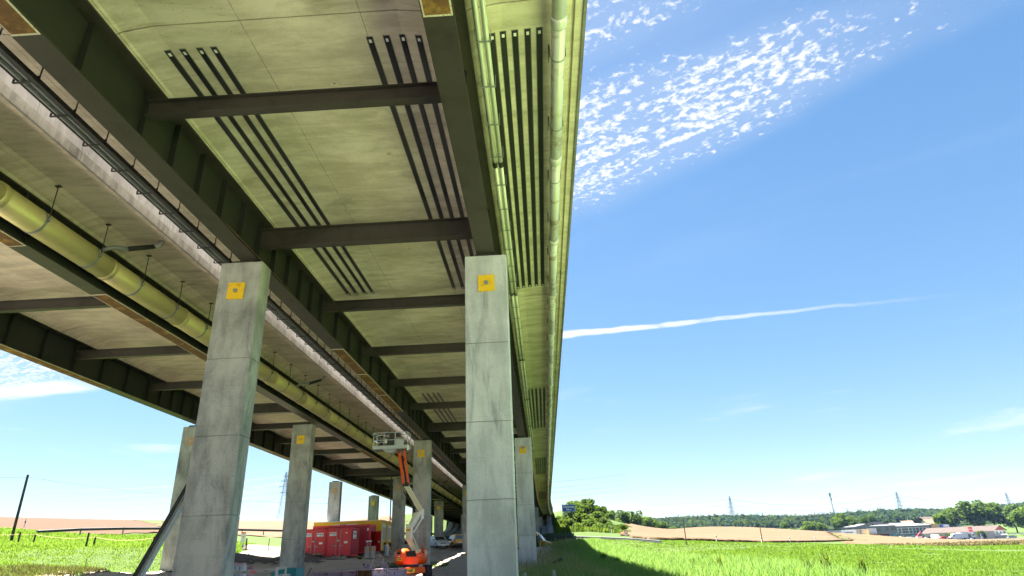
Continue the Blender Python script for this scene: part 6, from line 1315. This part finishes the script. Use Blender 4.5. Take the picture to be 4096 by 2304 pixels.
# a few tall reeds and broad weeds that stand out
def weed(label, x, y, h, n, m, cat='plant', nm='tall_weed'):
    z = tz(x, y); rr = random.Random(int(x*100+y)); q = thing(nm, label, cat, (x, y, z)); mb = MB()
    for k in range(n):
        a = rr.uniform(0, 6.28); s_ = rr.uniform(.15, .5)*h; hh = h*rr.uniform(.6, 1); b = Vector((x+rr.uniform(-.15, .15), y+rr.uniform(-.15, .15), z-.02)); w = .018+.02*h*rr.random(); n_ = Vector((-math.sin(a), math.cos(a), 0))*w
        m1 = b+Vector((math.cos(a)*s_*.3, math.sin(a)*s_*.3, hh*.6)); tp = b+Vector((math.cos(a)*s_, math.sin(a)*s_, hh)); mb.add([b-n_*.6, b+n_*.6, m1+n_, m1-n_, tp], [(0, 1, 2, 3), (3, 2, 4)])
    part('leaf', mb, m, q)['kind'] = 'stuff'; return q
for x, y, h, lab in ((9.2, 37, 1.0, 'tallest reed tuft on the shadow line in the meadow'), (8.4, 39.5, .85, 'reed tuft left of the tallest one on the shadow line'), (12.6, 31.5, 1.1, 'large reed tuft low on the right shadow line'), (13.6, 30.2, .9, 'reed tuft at the bottom edge right of the large one'), (11.6, 31, .8, 'reed tuft left of the large bottom one')): weed(lab, x, y, h, 26, L_mid)
for x, y, h, lab in ((4.3, 52, 1.0, 'broad-leaved weed in the shade right of the dirt patch'), (5.0, 49, .7, 'smaller broad weed beside the larger shaded one'), (-1.0, 86, 1.5, 'dark weed clump at the foot of the third right pier'), (-.2, 88, 1.3, 'second weed clump by the glass sheets'), (-17.7, 64.2, .5, 'small green weed left of the crate stack')): weed(lab, x, y, h, 40, L_mid)
q = thing('charred_log', 'black charred log lying on the dirt beside the pier', 'log', (.9, 51, tz(.9, 51))); zl = tz(.9, 51)
part('log', MB().tube([(.45, 51, zl+.20), (.8, 51.1, zl+.36), (1.2, 51.2, zl+.52)], [.13, .15, .12], 9), M_black, q, True); part('branch_stub', MB().tube([(.6, 51, zl+.2), (.5, 50.9, zl-.05)], .05, 6).tube([(1.1, 51.1, zl+.45), (1.15, 51, zl)], .04, 6), M_black, q)
for i, (x, lab) in enumerate(((-1.52, 'grey pipe stub standing in the grass left of the other two'), (-.78, 'middle grey pipe stub standing in the grass'), (.28, 'right grey pipe stub standing in the grass'))):
    q = thing('pipe_stub', lab, 'pipe', (x, 25, tz(x, 25)), 'grey pipe stubs in the grass'); part('stub', MB().tube([(x, 25, tz(x, 25)-.2), (x-.03, 25, -.56-.05*(i == 1))], .06, 12), M_galvdull, q)
# stones and clods on the yard
def stones(name, poly, n, s0, s1, m, seed, bad=()):
    r = np.random.default_rng(seed); x, y = scatter(poly, n, seed, list(bad)); n = len(x); z = terr(x, y)+.05
    base = np.array([(1, 0, 0), (-1, 0, 0), (0, 1, 0), (0, -1, 0), (0, 0, .7), (0, 0, -.7)], float); F0 = np.array([(0, 2, 4), (2, 1, 4), (1, 3, 4), (3, 0, 4), (2, 0, 5), (1, 2, 5), (3, 1, 5), (0, 3, 5)])
    sc = r.uniform(s0, s1, (n, 1, 1))*r.uniform(.6, 1.3, (n, 1, 3)); V = base[None]*sc*r.uniform(.75, 1.25, (n, 6, 1)) + np.stack([x, y, z], -1)[:, None, :]
    F = (np.arange(n)[:, None, None]*6+F0[None]).reshape(-1, 3); o = bpy.data.objects.new(name, rawmesh(name, V.reshape(-1, 3), F, m)); place(o, None); o['kind'] = 'stuff'
stones('yard_clods', P_YARD, 9000, .02, .09, G_dirt, 31); stones('pale_stones', P_YARD, 1500, .02, .08, M_stone, 32); stones('path_gravel', P_PATH, 2500, .02, .07, G_path, 33)
stones('van_gravel', [(-2, 88), (2.2, 88), (3, 96), (-3, 97)], 2500, .03, .10, M_stone, 34); stones('car_gravel', [(-18, 88), (-8, 88), (-8, 101), (-19, 101)], 4000, .03, .09, M_stone, 35)
q = thing('soil_heap', 'low brown heap of soil and straw at the wheat edge', 'heap', (112, 300, 3)); 
mb = MB(); rr = random.Random(5); nx_, ny_ = 26, 8
hv = [(98+28*i/nx_, 296+8*j/ny_, tz(98+28*i/nx_, 296+8*j/ny_)-.2+2.6*abs(math.sin(math.pi*i/nx_))**.7*math.sin(math.pi*j/ny_)+rr.uniform(-.15, .15)) for j in range(ny_+1) for i in range(nx_+1)]
mb.add(hv, [(j*(nx_+1)+i, j*(nx_+1)+i+1, (j+1)*(nx_+1)+i+1, (j+1)*(nx_+1)+i) for j in range(ny_) for i in range(nx_)]); part('heap_body', mb, G_dirt, q)

# ------------------------------------------------------------------ air
hb_ = MB().box(-1790, 1790, -420, 2060, -60, 120); hz = bpy.data.objects.new('haze', hb_.mesh('haze', None)); place(hz, None); hz['kind'] = 'stuff'
hm, t = newmat('haze_air'); t.n('ShaderNodeOutputMaterial', Volume=t.n('ShaderNodeVolumePrincipled', Color=(.38, .62, 1.0, 1), Density=.000032).outputs[0]); hz.data.materials.append(hm)
SC.cycles.volume_bounces = 0
